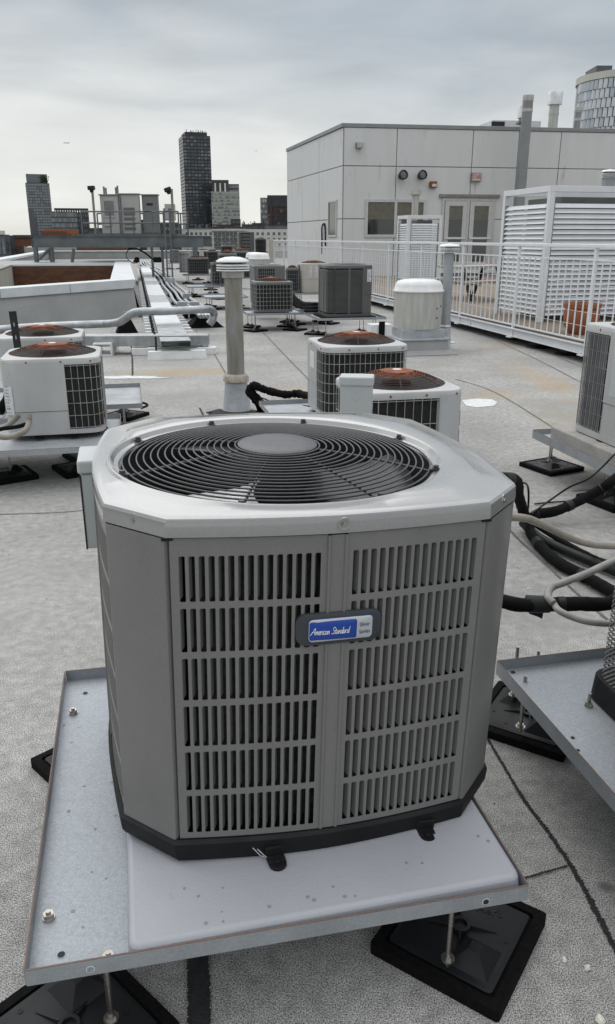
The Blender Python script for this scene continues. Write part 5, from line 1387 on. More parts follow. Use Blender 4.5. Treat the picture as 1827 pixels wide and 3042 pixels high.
def pole(label, u, v0, v1, Y, side):
    a = V(u, v0, Y); b = V(u, v1, Y); o = thing('camera_pole', label, 'camera pole', (a.x, Y, zt1), 0, 'camera poles on the platform')
    h = a.z - zt1
    MB().tube([(0, 0, 0), (0, 0, h)], .045, 8).build('pole', 'trim_dark', o)
    cbm = MB().bx(-.12, .12, -.1, .1, -.07, .07).lathe([(.06, -.16), (.08, -.07)], 12).build('camera_head', 'dark_inside', o, loc=(side * .14, 0, h - .02), rot=(0, R(side * 18), 0), bevel=.02)
    MB().tube([(0, 0, h - .03), (side * .14, 0, h - .02)], .025, 6).build('camera_arm', 'trim_dark', o)
pole('black camera pole left of the cabinets', 222, 452, 566, 30.6, -.2)
pole('black camera pole right of the cabinets, arm pointing left', 414, 456, 566, 30.4, -1)
for i, (u, v) in enumerate(((250, 450), (255, 453), (279, 452), (283, 448))):
    a = V(u, v, 31.3); an = MB().tube([(a.x, 31.3, V(u, 472, 31.3).z + .03), (a.x, 31.3, a.z)], [.02, .02], 6).tube([(a.x, 31.3, a.z - .25), (a.x, 31.3, a.z)], .035, 6).build('antenna', 'trim_dark')
    tag(an, ['slim antenna', 'short antenna', 'inner antenna', 'tall antenna'][i] + [' farthest left above the ribbed-vent cabinet', ' second from left above the ribbed-vent cabinet', ' third from left above the ribbed-vent cabinet', ' farthest right above the ribbed-vent cabinet'][i], 'antenna', 'antennas above the left cabinet')
pipe('cable', 'black cable hanging in a loop under the steel platform and down to the roof', 'cable', [V(310, 600, 29.8), V(330, 600, 29.7), V(352, 612, 29.6), V(370, 626, 29.6), V(385, 632, 29.6)], .03, 'insul')
pipe('cable', 'thin black cable looping down below the middle of the platform', 'cable', [V(318, 598, 29.8), V(306, 608, 29.7), V(306, 622, 29.6), V(320, 634, 29.6), V(332, 634, 29.6)], .014, 'insul')

# ------------------------------------------------------------------ deck, railing
DZ = .28
E0 = Vector((3.32, 12.55, 0))
ND = Vector((WY.y, -WY.x, 0))
dk = struct(thing('deck', None, None, (E0.x, E0.y, 0), A12))
for i in range(26):
    MB().bx(.03 + i * .145, .03 + i * .145 + .138, -6, 24.0, DZ - .03, DZ).build('board', 'deck', dk)
MB().bx(3.85, 14, -6, 24.0, DZ - .035, DZ - .004).build('deck_field', 'deck', dk)
for y0, y1 in ((-6, -1.9), (-1.86, 1.86), (1.9, 7.6), (7.64, 13.4), (13.44, 24.0)):
    MB().bx(.0, .05, y0, y1, DZ - .16, DZ - .034).bx(-.05, 0, y0, y1, DZ - .16, DZ - .148).bx(-.05, 0, y0, y1, DZ - .046, DZ - .034).build('edge_beam', 'white_metal', dk)
for i, (u, v) in enumerate(((1350 - 0, 855), (1280, 838), (1232, 818), (1190, 800), (1150, 786))):
    c = G(u, v); q = MB().lathe([(.20, 0), (.18, .02), (.12, .04), (.10, .13), (.14, .14)], 16)
    pe = q.build('pedestal', 'pedestal', None, loc=(c.x + .12, c.y, 0), smooth=40)
    tag(pe, ['round black pedestal under the deck edge, nearest one in view', 'second nearest black pedestal under the deck edge', 'third black pedestal under the deck edge', 'fourth black pedestal under the deck edge', 'farthest visible black pedestal under the deck edge'][i], 'pedestal', 'pedestals under the deck')
rl = thing('railing', 'white metal railing with thin upright bars along the edge of the wooden deck', 'railing', (E0.x, E0.y, 0), A12)
ZR, SPN = 1.52, 2.14
s0, s1_ = -2.5 * SPN, 21.6
MB().bx(-.03, .03, s0, s1_, ZR - .045, ZR).build('top_rail', 'white_metal', rl, bevel=.006)
MB().bx(-.016, .016, s0, s1_, 1.315, 1.335).build('mid_rail', 'white_metal', rl)
MB().bx(-.016, .016, s0, s1_, .285, .305).build('bottom_rail', 'white_metal', rl)
for z in (.48, .66, .84, 1.02, 1.18): MB().tube([(0, s0, z), (0, s1_, z)], .0028, 4).build('cross_wire', 'white_wire', rl)
pm = MB().bx(-.018, .018, -.026, .026, .12, ZR - .046).mesh('post', 'white_metal'); bm_ = MB().bx(-.006, .006, -.0095, .0095, .306, 1.314).mesh('baluster', 'white_metal')
fm_ = MB().bx(-.08, .06, -.07, .07, .10, .118).mesh('post_base', 'white_metal')
ks = [k for k in range(-2, 10)] 
for k_ in ks:
    p = inst('post', pm, rl, (0, .245 + k_ * SPN, 0)); inst('post_base', fm_, rl, (0, .245 + k_ * SPN, 0))
    for j in range(1, 12): inst('baluster', bm_, rl, (0, .245 + k_ * SPN + j * SPN / 12, 0))
inst('post', pm, rl, (0, 21.58, 0))

# ------------------------------------------------------------------ louvered screens
def screen(label, corner, lenL, lenR, ztop, pitch, post, group='white louvered screens'):
    o = thing('louvered_screen', label, 'louvered enclosure', (corner.x, corner.y, DZ), A12, group)
    H = ztop - DZ; pw = post
    def postm(x, y): MB().bx(x - pw / 2, x + pw / 2, y - pw / 2, y + pw / 2, 0, H - pw).build('post', 'white_metal', o, bevel=.004)
    postm(pw / 2, pw / 2); postm(pw / 2, lenL - pw / 2); postm(lenR - pw / 2, pw / 2); postm(lenR - pw / 2, lenL - pw / 2)
    for (x0, x1, y0, y1) in ((0, lenR, 0, pw), (0, pw, pw + .001, lenL), (pw + .001, lenR, lenL - pw, lenL), (lenR - pw, lenR, pw + .001, lenL - pw - .001)):
        MB().bx(x0, x1, y0, y1, H - pw + .001, H).build('top_rail', 'white_metal', o, bevel=.004)
    n = int((H - pw - .12 - .10) / pitch)
    for face in ('R', 'L'):
        L = (lenR if face == 'R' else lenL) - 2 * pw - .01 - post * .5
        th = .012
        sm = MB().add([(0, -pitch * .42, -pitch * .32), (L, -pitch * .42, -pitch * .32), (L, pitch * .30, pitch * .43), (0, pitch * .30, pitch * .43),
                       (0, -pitch * .42, -pitch * .32 - .006), (L, -pitch * .42, -pitch * .32 - .006), (L, pitch * .30, pitch * .43 - .006), (0, pitch * .30, pitch * .43 - .006)],
                      [(0, 1, 2, 3), (7, 6, 5, 4), (0, 4, 5, 1), (1, 5, 6, 2), (2, 6, 7, 3), (3, 7, 4, 0)]).mesh('slat', 'white_metal')
        for j in range(n):
            z = .10 + (j + .5) * pitch
            if face == 'R': inst('slat', sm, o, (pw + post * .25, pw * .45, z))
            else: inst('slat', sm, o, (pw * .45, lenL - pw - post * .25, z), (0, 0, -PI / 2))
        # narrow side jambs of the slat panel
        z1 = .10 + n * pitch + .012
        if face == 'R': js = [MB().bx(pw + .001, pw + post * .24, .012, pw * .8, .08, z1), MB().bx(lenR - pw - post * .24, lenR - pw - .001, .012, pw * .8, .08, z1)]
        else: js = [MB().bx(.012, pw * .8, pw + .001, pw + post * .24, .08, z1), MB().bx(.012, pw * .8, lenL - pw - post * .24, lenL - pw - .001, .08, z1)]
        for q in js: q.build('jamb', 'coping', o)
    MB().bx(pw + .3, lenR - pw - .1, pw + .25, lenL - pw - .1, .0, H * .93).build('enclosed_unit', 'ac_dark', o)
    return o
K = G(1599 / DS, 958 / DS, DZ)
K2 = V(1205 / DS, 828 / DS, 25.6); K2.z = DZ
screen('large white louvered enclosure on the deck at the right', K, 1.66, 5.0, V(1299, 551 / DS, K.y).z, .079, .09)
screen('small white louvered enclosure on the deck in front of the double doors', K2, 1.0, 1.12, V(979, 639 / DS, K2.y).z, .068, .10)
vent('grey vent with a ribbed cap rising above the small louvered enclosure', 1001, 458, 470, 515, 8, 13.5, 27.4, z0=DZ, pm='fan_alu', flat=True)
vent('white-capped vent rising behind the big louvered enclosure at the right edge', 1466, 408, 430, 460, 15, 19, 16.6, z0=DZ)
# clay pot
c = V(1722 / DS, 985 / DS, 11.7)
pot = thing('clay_pot', 'large terracotta flower pot on the deck behind the railing bars', 'flower pot', (c.x, c.y, DZ))
rp_ = .255
MB().lathe([(rp_ * .62, 0), (rp_ * .92, .12), (rp_, .26), (rp_ * .98, .33), (rp_ * .9, .36), (rp_ * 1.02, .365), (rp_ * 1.05, .43), (rp_ * .97, .43), (rp_ * .9, .38)], 36).build('pot_body', 'clay', pot, smooth=40)
MB().cyl((0, 0, .38), rp_ * .88, .01, 20).build('soil', 'soil', pot)
# picnic table
pt = thing('picnic_table', 'weathered pinkish picnic table with dark legs behind the railing', 'picnic table', (3.75, 18.6, DZ), R(30))
for i in range(5): MB().bx(-.75, .75, -.36 + i * .145, -.36 + i * .145 + .135, .69, .73).build('tabletop_plank', 'table', pt, bevel=.006)
for s in (-1, 1):
    for i in range(2): MB().bx(-.75, .75, s * .72 - .14 + i * .145, s * .72 - .14 + i * .145 + .135, .40, .44).build('bench_plank', 'table', pt, bevel=.006)
    MB().bx(s * .5 - .04, s * .5 + .04, -.8, .8, .34, .398).build('cross_bar', 'trim_dark', pt)
    for t in (-1, 1): MB().tube([(s * .5, t * .55, 0), (s * .5, t * .22, .69)], .045, 6).build('leg', 'pedestal', pt)

# ------------------------------------------------------------------ penthouse
PC = V(830, 297, 30.); PC = Vector((PC.x, PC.y, 0)); FA = R(9)
FD = Vector((math.cos(FA), math.sin(FA), 0)); LD = Vector((-math.sin(R(14.6)), math.cos(R(14.6)), 0))
def onface(u, v, P, D):
    d = ray(u, v); k = d.x / d.y
    s = (k * P.y - P.x) / (D.x - k * D.y); Y = P.y + s * D.y
    return s, EYE + d.z / d.y * Y
ph = thing('penthouse', 'pale panelled rooftop building with double doors, windows and a red and white sign', 'building', (PC.x, PC.y, 0))
ZTOP = onface(830, 297, PC, FD)[1]; ZJ1 = onface(835, 400, PC, FD)[1]; ZJ2 = onface(835, 528, PC, FD)[1]; ZJ0 = onface(835, 307, PC, FD)[1]
FLN, LLN = 18., onface(694, 400, PC, LD)[0]
core = MB().prism([(0, 0), tuple((FD * FLN)[:2]), tuple((FD * FLN + LD * LLN)[:2]), tuple((LD * LLN)[:2])], 0, ZTOP - .08).build('wall_core', 'joint', ph)
cpq = MB()
o_ = .07
cpq.prism([(-o_, -o_), tuple((FD * (FLN + o_))[:2] + Vector((0, -o_, 0))[:2]) if 0 else ((FD * FLN).x, (FD * FLN).y - o_), tuple((FD * FLN + LD * LLN)[:2]), ((LD * LLN).x - o_, (LD * LLN).y)], ZJ0, ZTOP)
cpq.build('coping', 'coping', ph, bevel=.01)
def face_frame(D):
    return Matrix.Rotation(math.atan2(D.y, D.x), 4, 'Z')
def fpanel(D, s0, s1, z0, z1, m='panel', nm='wall_panel', out0=.0, out1=.035, parent=None, g=.014, left=False, bevel=.006):
    T = face_frame(D)
    if left: q = MB().bx(s0 + g, s1 - g, out0, out1, z0 + g, z1 - g, T)
    else: q = MB().bx(s0 + g, s1 - g, -out1, -out0, z0 + g, z1 - g, T)
    return q.build(nm, m, parent or ph, bevel=bevel)
fs = [0.0] + [onface(u, 420, PC, FD)[0] for u in (955, 1136, 1245, 1345, 1540)] + [FLN]
for i in range(len(fs) - 1):
    a, b = fs[i], fs[i + 1]
    fpanel(FD, a, b, ZJ1, ZJ0); 
    if i in (1,): fpanel(FD, a, b, ZJ2 - 0, ZJ1)
    else: fpanel(FD, a, b, ZJ2, ZJ1)
    fpanel(FD, a, b, .2, ZJ2)
ls = [0.0] + [onface(u, 420, PC, LD)[0] for u in (772, 731)] + [LLN]
for i in range(3):
    for z0, z1 in ((ZJ1, ZJ0), (ZJ2, ZJ1), (.1, ZJ2)): fpanel(LD, ls[i], ls[i + 1], z0, z1, left=True)
def frect(u0, u1, v0, v1, D=FD, P=None):
    P = P or PC
    a = onface(u0, (v0 + v1) / 2, P, D)[0]; b = onface(u1, (v0 + v1) / 2, P, D)[0]
    z1 = onface((u0 + u1) / 2, v0, P, D)[1]; z0 = onface((u0 + u1) / 2, v1, P, D)[1]
    return min(a, b), max(a, b), z0, z1
def framed(nm, label, u0, u1, v0, v1, bars=(), D=FD, fw=.10, left=False, gm='glass', parent=None, hb=()):
    a, b, z0, z1 = frect(u0, u1, v0, v1, D)
    T = face_frame(D); s = 1 if left else -1
    def B(q, x0, x1, y0, y1, za, zb):
        ya, yb = sorted((s * y0, s * y1)); return q.bx(x0, x1, ya, yb, za, zb, T)
    q = MB(); B(q, a, b, .037, .075, z1 - fw, z1); B(q, a, b, .037, .075, z0, z0 + fw); B(q, a, a + fw, .037, .075, z0 + fw, z1 - fw); B(q, b - fw, b, .037, .075, z0 + fw, z1 - fw)
    for t in bars: x = a + (b - a) * t; B(q, x - fw * .5, x + fw * .5, .037, .075, z0 + fw, z1 - fw)
    o = q.build(nm, 'frame', parent or ph, bevel=.004)
    xs = [a + fw] + [a + (b - a) * t for t in bars] + [b - fw]
    for i in range(len(xs) - 1):
        g0 = fw * .5 if i > 0 else 0; g1 = fw * .5 if i < len(xs) - 2 else 0
        q = MB(); B(q, xs[i] + g0, xs[i + 1] - g1, .038, .045, z0 + fw, z1 - fw); q.build('glass_pane', gm, o)
        q = MB(); B(q, xs[i] + g0, xs[i + 1] - g1, .0452, .0465, z0 + fw + (z1 - z0) * .40, z1 - fw); q.build('blind_and_reflection', 'blind_and_reflection', o) if not left else None
    return o, (a, b, z0, z1)
framed('window', None, 880, 1026, 481, 573, bars=(.50,))
framed('window', None, 795, 816, 483, 572, D=LD, left=True, fw=.07)
q = frect(1060, 1192, 475, 642)
fo, (a, b, z0, z1) = framed('door_frame', None, 1062, 1190, 478, 650, bars=(.49,), gm='dark_inside', fw=.10)
fpanel(FD, a - .12, b + .12, z1 + .01, z1 + .12, m='trim_dark', nm='door_head', out0=.036, out1=.12, g=0)
T = face_frame(FD)
for i, (x0, x1) in enumerate(((a + .11, a + (b - a) * .49 - .06), (a + (b - a) * .49 + .06, b - .11))):
    dz0, dz1 = z0 + .02, z1 - .11
    q = MB(); st_ = .16
    q.bx(x0, x1, -.105, -.078, dz1 - .16, dz1, T).bx(x0, x1, -.105, -.078, dz0, dz0 + .25, T).bx(x0, x0 + st_, -.105, -.078, dz0 + .25, dz1 - .16, T).bx(x1 - st_, x1, -.105, -.078, dz0 + .25, dz1 - .16, T)
    mid = dz0 + (dz1 - dz0) * .46
    q.bx(x0 + st_, x1 - st_, -.105, -.078, mid - .04, mid + .04, T)
    dd = q.build('door', 'frame', ph, bevel=.004)
    MB().bx(x0 + st_, x1 - st_, -.095, -.085, dz0 + .25, mid - .04, T).build('glass_pane', 'glass', dd)
    MB().bx(x0 + st_, x1 - st_, -.095, -.085, mid + .04, dz1 - .16, T).build('glass_pane', 'glass', dd)
    MB().bx(x0 + st_, x1 - st_, -.0965, -.0952, dz1 - .16 - (dz1 - dz0) * .20, dz1 - .162, T).build('blind_and_reflection', 'blind_and_reflection', dd)  # reflection on the upper glass, painted as a thin beige sheet
    MB().bx(x0 + .03, x1 - .03, -.155, -.125, mid - .025, mid + .025, T).bx(x0 + .05, x0 + .10, -.125, -.105, mid - .03, mid + .03, T).bx(x1 - .10, x1 - .05, -.125, -.105, mid - .03, mid + .03, T).build('push_bar', 'white_metal', dd)
MB().bx(a - .1, b + .1, -.25, -.04, z0 - .12, z0, T).build('door_sill', 'white_metal', ph)
def onwall(u, v, out=.04):
    s, z = onface(u, v, PC, FD); nrm = Vector((FD.y, -FD.x, 0)); return PC + FD * s + nrm * out + Vector((0, 0, z))
# wall fittings
def fitting(nm, label, cat, u, v, build, group=None):
    o = thing(nm, label, cat, onwall(u, v, .036), FA, group); build(o); return o
def spot(o):
    MB().lathe([(.09, 0), (.09, .03), (.05, .04)], 16).build('wall_plate', 'trim_dark', o, rot=(R(90), 0, 0), smooth=40)
    MB().lathe([(.10, -.16), (.155, .0), (.165, .10), (.135, .11), (.125, .06), (.0001, .05)], 22).build('lamp_head', 'pedestal', o, loc=(.02, -.2, .0), rot=(R(80), 0, R(12)), smooth=40)
    MB().lathe([(.12, .075), (.0001, .08)], 20).build('lens', 'glass2', o, loc=(.02, -.2, 0), rot=(R(80), 0, R(12)))
fitting('wall_floodlight', 'round black floodlight on the pale wall, left one of the two above the window', 'floodlight', 966, 424, spot, 'round floodlights on the penthouse wall')
fitting('wall_floodlight', 'round black floodlight on the pale wall, right one of the two above the window', 'floodlight', 1012, 424, spot, 'round floodlights on the penthouse wall')
def scn(o):
    MB().bx(-.10, .10, -.05, 0, -.10, .10).build('mount', 'trim_dark', o, bevel=.01)
    MB().lathe([(.11, 0), (.12, .16), (.0001, .16)], 16).build('lamp_head', 'fan_alu', o, loc=(.03, -.14, -.08), smooth=40)
fitting('wall_camera', 'small grey dome fixture high on the pale wall near its left corner', 'wall fixture', 864, 352, scn)
def rb_(o):
    MB().bx(-.13, .13, -.14, 0, -.11, .11).build('housing', 'rust', o, bevel=.02); MB().bx(-.06, .10, -.16, -.14, -.07, .02).build('lens', 'sign_white', o)
    MB().bx(-.13, -.09, -.03, 0, -1.3, -.11).build('stain', 'panel', o) if 0 else None
fitting('wall_light', 'small rusty box light between the window and the double doors', 'wall light', 1043, 446, rb_)
sg = thing('exit_sign', 'small white sign with red letters above the double doors', 'sign', onwall(1146, 428, .04), FA)
a0, b0, za, zb = frect(1134, 1158, 418, 439)
sw_, sh2 = (b0 - a0), (zb - za)
MB().bx(-sw_ / 2, sw_ / 2, -.12, 0, -sh2 / 2, sh2 / 2).build('sign_box', 'trim_dark', sg, bevel=.01)
MB().bx(-sw_ / 2 + .03, sw_ / 2 - .03, -.128, -.121, -sh2 / 2 + .03, sh2 / 2 - .03).build('sign_face', 'sign_white', sg)
me = text_mesh('STAIR', sh2 * .80, 'sign_red', ext=.004, sx=.80)
xs = [v.co.x for v in me.vertices]; k_ = (sw_ * .84) / (max(xs) - min(xs))
for v in me.vertices: v.co.x *= k_
inst('lettering', me, sg, (0, -.134, 0), (R(90), 0, 0))
pipe('cable', 'black cable loop hanging on the left face of the pale building', 'cable', [PC + LD * onface(782, 540, PC, LD)[0] + Vector((-.08, -.05, z)) for z in (1.0, 1.6, 2.0)] + [PC + LD * (onface(782, 540, PC, LD)[0] - .4) + Vector((-.08, -.05, 2.05)), PC + LD * (onface(782, 540, PC, LD)[0] - .5) + Vector((-.08, -.05, 1.3))], .03, 'insul')
# flues
def flue(label, u0, v0, u1, v1, hw, hc, vc, Y, pm='coping', group='roof flues'):
    a = V(u1, v1, Y); top = V(u0, v0, Y); zc = V(u0, vc, Y).z
    o = thing('flue', label, 'flue', ((a.x + top.x) / 2, Y, DZ if v1 > 330 else a.z - 1.5), 0, group); zb = o.location.z
    r, rc = px(hw, Y, 3), px(hc, Y, 3)
    MB().cyl((0, 0, 0), r, zc - zb, 24).build('flue_pipe', pm, o, smooth=50)
    MB().lathe([(r * 1.03, zc - zb - .02), (rc * .97, zc - zb), (rc, top.z - zb - .02), (rc * .98, top.z - zb), (rc * .85, top.z - zb), (rc * .85, top.z - zb - .2), (.0001, top.z - zb - .2)], 24).build('rain_cap', 'alu' if hc > 13 else 'fan_alu', o, smooth=30)
    MB().lathe([(r * 1.06, zc - zb - .35), (r * 1.06, zc - zb - .25)], 24).build('clamp_band', 'fan_alu', o)
    return o, r
fo_, r_ = flue('tall grey flue standing against the front wall and rising past the roof edge', 1271, 230, 1252, 560, 12.0, 13, 243, 29.9)
MB().bx(-r_ - .08, r_ + .02, r_ - .12, r_ + .25, onface(1260, 304, PC, FD)[1] - DZ - .05, onface(1260, 304, PC, FD)[1] - DZ + .02).build('bracket', 'trim_dark', fo_)
flue('bright wide-capped flue on the building roof, the tallest cap', 1340, 222, 1335, 300, 11, 17, 253, 34, pm='fan_alu')
flue('short flue at the far right of the building roof before the curved tower', 1397, 258, 1393, 300, 7, 9, 268, 34)
flue('flue half hidden behind the tall grey one', 1267, 256, 1263, 300, 12, 16, 285, 33)
rh = thing('rooftop_unit', 'low pale rooftop unit with a dark end behind the grey flue', 'rooftop unit', (*V(1243, 300, 35)[:2], ZTOP - .6), FA)
MB().bx(-.95, 1.1, 0, 1.5, 0, V(1243, 290, 35).z - ZTOP + .6).build('unit_body', 'panel', rh, bevel=.02)
MB().bx(-1.0, -.45, -.03, -.001, .1, V(1243, 291, 35).z - ZTOP + .55).build('intake', 'dark_inside', rh)
def tuft(label, u, Y, w, h, seed):
    rr = random.Random(seed); c = V(u, 302, Y); q = MB()
    for i in range(220):
        x, y, z = rr.gauss(0, w * .4), rr.gauss(0, w * .3), abs(rr.gauss(0, h * .45)); s = rr.uniform(.03, .08)
        T = Matrix.Translation((x, y, z)) @ Matrix.Rotation(rr.uniform(0, 6), 4, 'Z') @ Matrix.Rotation(rr.uniform(-1, 1), 4, 'X')
        q.add([(-s, 0, 0), (s, 0, 0), (0, 0, s * 1.6)], [(0, 1, 2)], T)
    o = q.build('roof_shrub', 'foliage', None, loc=(c.x, Y, ZTOP - .1)); tag(o, label, 'shrub', 'shrubs on the penthouse roof')
tuft('small dark shrub on the roof edge left of the short flue', 1385, 35, .35, .38, 1)
tuft('low dark shrub on the roof edge before the curved tower', 1422, 35, .9, .30, 2)

# ------------------------------------------------------------------ skyline
ZG = -22
def block(name, label, cat, u0, u1, vt, Y, depth=None, wall='far_gray', vb=None, cols=0, rows=0, glasses=('tg1',), fw=.7, fh=.6, yaw=None, zlow=-6., group=None, roofm=None, part='window', proud=.12, top_margin=.3, uref=None, side=False, bays=0):
    vr = uref or vt
    if yaw is None: q0 = V((u0 + u1) / 2, vr, Y); yaw = math.degrees(math.atan2(-q0.x, q0.y)) * .97
    a = V(u0, vr, Y); ra, rb2 = ray(u0, vr), ray(u1, vr); ka = rb2.x / rb2.y; w = (ka * a.y - a.x) / (math.cos(R(yaw)) - ka * math.sin(R(yaw))); top = V((u0 + u1) / 2, vt, Y).z
    d = depth or w * .8
    o = thing(name, label, cat, (a.x, Y, ZG), R(yaw), group)
    H = top - ZG
    MB().bx(0, w, 0, d, 0, H).build('wall', wall, o)
    if roofm: MB().bx(-.15, w + .15, -.15, d + .15, H, H + .4).build('roof', roofm, o)
    if cols:
        zl = max(zlow - ZG, 0); fh_ = (H - top_margin - zl) / rows; cw = w / cols
        ms = [MB().bx(-cw * fw / 2, cw * fw / 2, -proud, -.01, -fh_ * fh / 2, fh_ * fh / 2).mesh(part, g) for g in glasses]
        rr = random.Random(int(u0 * 7 + vt))
        lit = {}
        for r_ in range(rows):
            for c_ in range(cols):
                if bays and 0: pass
                g = glasses and ms[min(len(ms) - 1, int(abs(rr.gauss(0, .55)) * len(ms)))]
                inst(part, g, o, (cw * (c_ + .5), 0, zl + fh_ * (r_ + .5)))
        if side:
            q = MB(); n = max(2, int(d / cw))
            for r_ in range(rows):
                for c_ in range(n):
                    z = zl + fh_ * (r_ + .5); y = d / n * (c_ + .5)
                    q.bx(-proud, -.01, y - cw * fw / 2, y + cw * fw / 2, z - fh_ * fh / 2, z + fh_ * fh / 2)
            tag(q.build('side_windows', glasses[0], o), kind='stuff')
    return o, w, H, d
# dark central tower
o, w, H, d = block('tall_tower', 'tall dark glass skyscraper standing alone left of the pale rooftop building', 'skyscraper', 441, 507, 326, 900, 34, 'tower_frame', cols=8, rows=34, glasses=('tg1', 'tg2', 'tg3'), fw=.80, fh=.62, yaw=16, zlow=-10, uref=330, side=True, proud=.2)
MB().bx(w * .10, w * .90, 2, d - 2, H, V(470, 317, 900).z - ZG).build('penthouse', 'tower_frame', o)
q = MB(); rr = random.Random(3)
for i in range(14): x = rr.uniform(w * .15, w * .85); q.bx(x, x + .5, 6, 6.5, V(470, 317, 900).z - ZG, V(470, 317, 900).z - ZG + rr.uniform(1, 3.2))
q.build('roof_antennas', 'tower_frame', o)
for i in range(1, 4): MB().bx(w * i / 4 - .5, w * i / 4 + .5, -.5, -.005, 10, H).build('facade_rib', 'tower_frame', o)
for i in range(1, 12): MB().bx(0, w, -.42, -.006, 14 + (H - 14) * i / 11.4, 14 + (H - 14) * i / 11.4 + .7).build('floor_band', 'tower_frame', o)
# left tower
o, w, H, d = block('glass_tower', 'grey glass tower with a stepped crown at the far left of the skyline', 'skyscraper', 61, 119, 441, 700, 26, 'tl_frame', cols=9, rows=22, glasses=('tl1', 'tl1', 'tl2'), fw=.86, fh=.74, zlow=-4, uref=445, proud=.2)
MB().bx(w * .06, w * .94, 2, d - 2, H, V(88, 419, 700).z - ZG).build('crown', 'tl_frame', o)
hc_ = V(88, 419, 700).z - ZG - H
pm_ = MB().bx(-w * .028, w * .028, -.2, -.01, 0, hc_ * .9).mesh('crown_panel', 'tl2')
for i in range(13): inst('crown_panel', pm_, o, (w * (.10 + i * .066), 2, H + hc_ * .05))
q = MB(); rr = random.Random(8)
for i in range(260):
    x, y, z = rr.gauss(0, 1.5), rr.uniform(-.6, .6), max(-4, min(3, rr.gauss(-.6, 1.8))); s = rr.uniform(.4, .7)
    q.add([(-s, 0, 0), (s, 0, 0), (0, 0, s * 1.5)], [(0, 1, 2)], Matrix.Translation((x, y, z)) @ Matrix.Rotation(rr.uniform(0, 6), 4, 'Z'))
g_ = q.build('hanging_greenery', 'foliage', o, loc=(w * .80, .8, H + hc_ * .42)); g_['kind'] = 'stuff'
rm = MB().bx(-w * .053, w * .053, -.3, -.205, -1.2, 1.2).mesh('dark_reflection_pane', 'tl3')  # dark reflection on the facade, painted as extra panes over the windows
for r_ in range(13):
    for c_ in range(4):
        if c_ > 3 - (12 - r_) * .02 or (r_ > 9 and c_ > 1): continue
        inst('reflection_pane', rm, o, (w * (c_ + .55) / 9, 0, 18 + (H - 18) / 22 * (r_ + .6)))
# cluster next to it
block('glass_block', 'low grey glass office block right of the stepped tower', 'office block', 125, 187, 510, 500, 20, 'tl_frame', cols=14, rows=6, glasses=('tl2', 'tl1', 'tl2'), fw=.90, fh=.78, zlow=-2, uref=540, proud=.2)
o, w, H, d = block('framed_block', 'dark gridded block with open roof frame behind the grey glass office', 'office block', 134, 216, 512, 540, 16, 'far_dark', cols=16, rows=6, glasses=('tl2', 'tg2'), fw=.45, fh=.6, zlow=-2, uref=540, proud=.2)
H2 = V(170, 502, 540).z - ZG
q = MB().bx(0, w, 0, .8, H2 - .9, H2).bx(0, w, d - .8, d, H2 - .9, H2)
for i in range(15): q.bx(w * i / 14 - .5 if i else 0, min(w, w * i / 14 + .5), 0, .8, H, H2 - .9)
q.build('roof_frame', 'far_dark', o)
block('orange_building', 'low orange-brown building showing just above the steel beam at the left', 'building', 105, 190, 553, 160, 20, 'far_orange', cols=6, rows=2, glasses=('far_brick', 'tg1'), fw=.30, fh=.5, zlow=-2, uref=560)
block('brick_building', 'dark red-brown low building beneath the stepped tower', 'building', 98, 160, 558, 150, 15, 'far_brick', cols=7, rows=2, glasses=('tg1',), fw=.4, fh=.4, zlow=-6, uref=565)
# far left low buildings
block('pale_glass_building', 'pale grey balconied building cut by the left edge of the picture', 'building', -30, 12, 566, 90, 14, 'far_gray', cols=5, rows=4, glasses=('tl2', 'tl1', 'tg2'), fw=.7, fh=.6, zlow=-7, uref=590, roofm='white_wall')
block('gray_block', 'narrow grey block second from the left edge', 'building', 10, 24, 566, 110, 14, 'tl_frame', cols=3, rows=4, glasses=('tl2', 'tg2'), fw=.7, fh=.5, zlow=-7, uref=590)
block('dark_block', 'dark narrow building between the pale block and the brick one', 'building', 22, 36, 568, 140, 14, 'far_dark', cols=3, rows=3, glasses=('tg2',), fw=.6, fh=.5, zlow=-6, uref=590)
block('brick_building', 'red-brown brick building with cream details behind the left end of the beam', 'building', 36, 118, 574, 120, 20, 'far_brick', cols=9, rows=3, glasses=('tg1', 'pale_wall', 'tg1'), fw=.5, fh=.42, zlow=-7, uref=590, roofm='far_dark')
block('cream_building', 'long low cream building with square windows below the steel beam', 'building', 62, 185, 597, 95, 14, 'pale_wall', cols=18, rows=2, glasses=('tg1', 'tg2'), fw=.66, fh=.5, zlow=-7, uref=605)
block('orange_brick_building', 'low orange-brick building with many windows seen under the middle of the beam', 'building', 185, 330, 594, 100, 14, 'far_brick', cols=22, rows=2, glasses=('tg1', 'tl2'), fw=.7, fh=.6, zlow=-5, uref=605)
# behind platform
block('terraced_block', 'dark flat-roofed block seen through the platform railing left of the cabinets', 'building', 213, 262, 550, 420, 20, 'far_dark', cols=9, rows=3, glasses=('tg2', 'tl1'), fw=.6, fh=.4, zlow=-6, uref=555)
block('dark_apartment_block', 'dark apartment block seen behind the right end of the platform railing', 'building', 383, 436, 542, 420, 20, 'far_dark', cols=10, rows=4, glasses=('tl1', 'tg2'), fw=.5, fh=.35, zlow=-6, uref=555)
block('dark_annex', 'dark slab seen between the first two cabinets', 'building', 276, 298, 528, 430, 10, 'far_dark', cols=4, rows=7, glasses=('tl2',), fw=.3, fh=.35, zlow=-6, uref=520)
block('dark_annex', 'dark slab seen between the two right-hand cabinets', 'building', 332, 350, 530, 430, 10, 'far_dark', cols=4, rows=7, glasses=('tl2',), fw=.3, fh=.35, zlow=-6, uref=520)
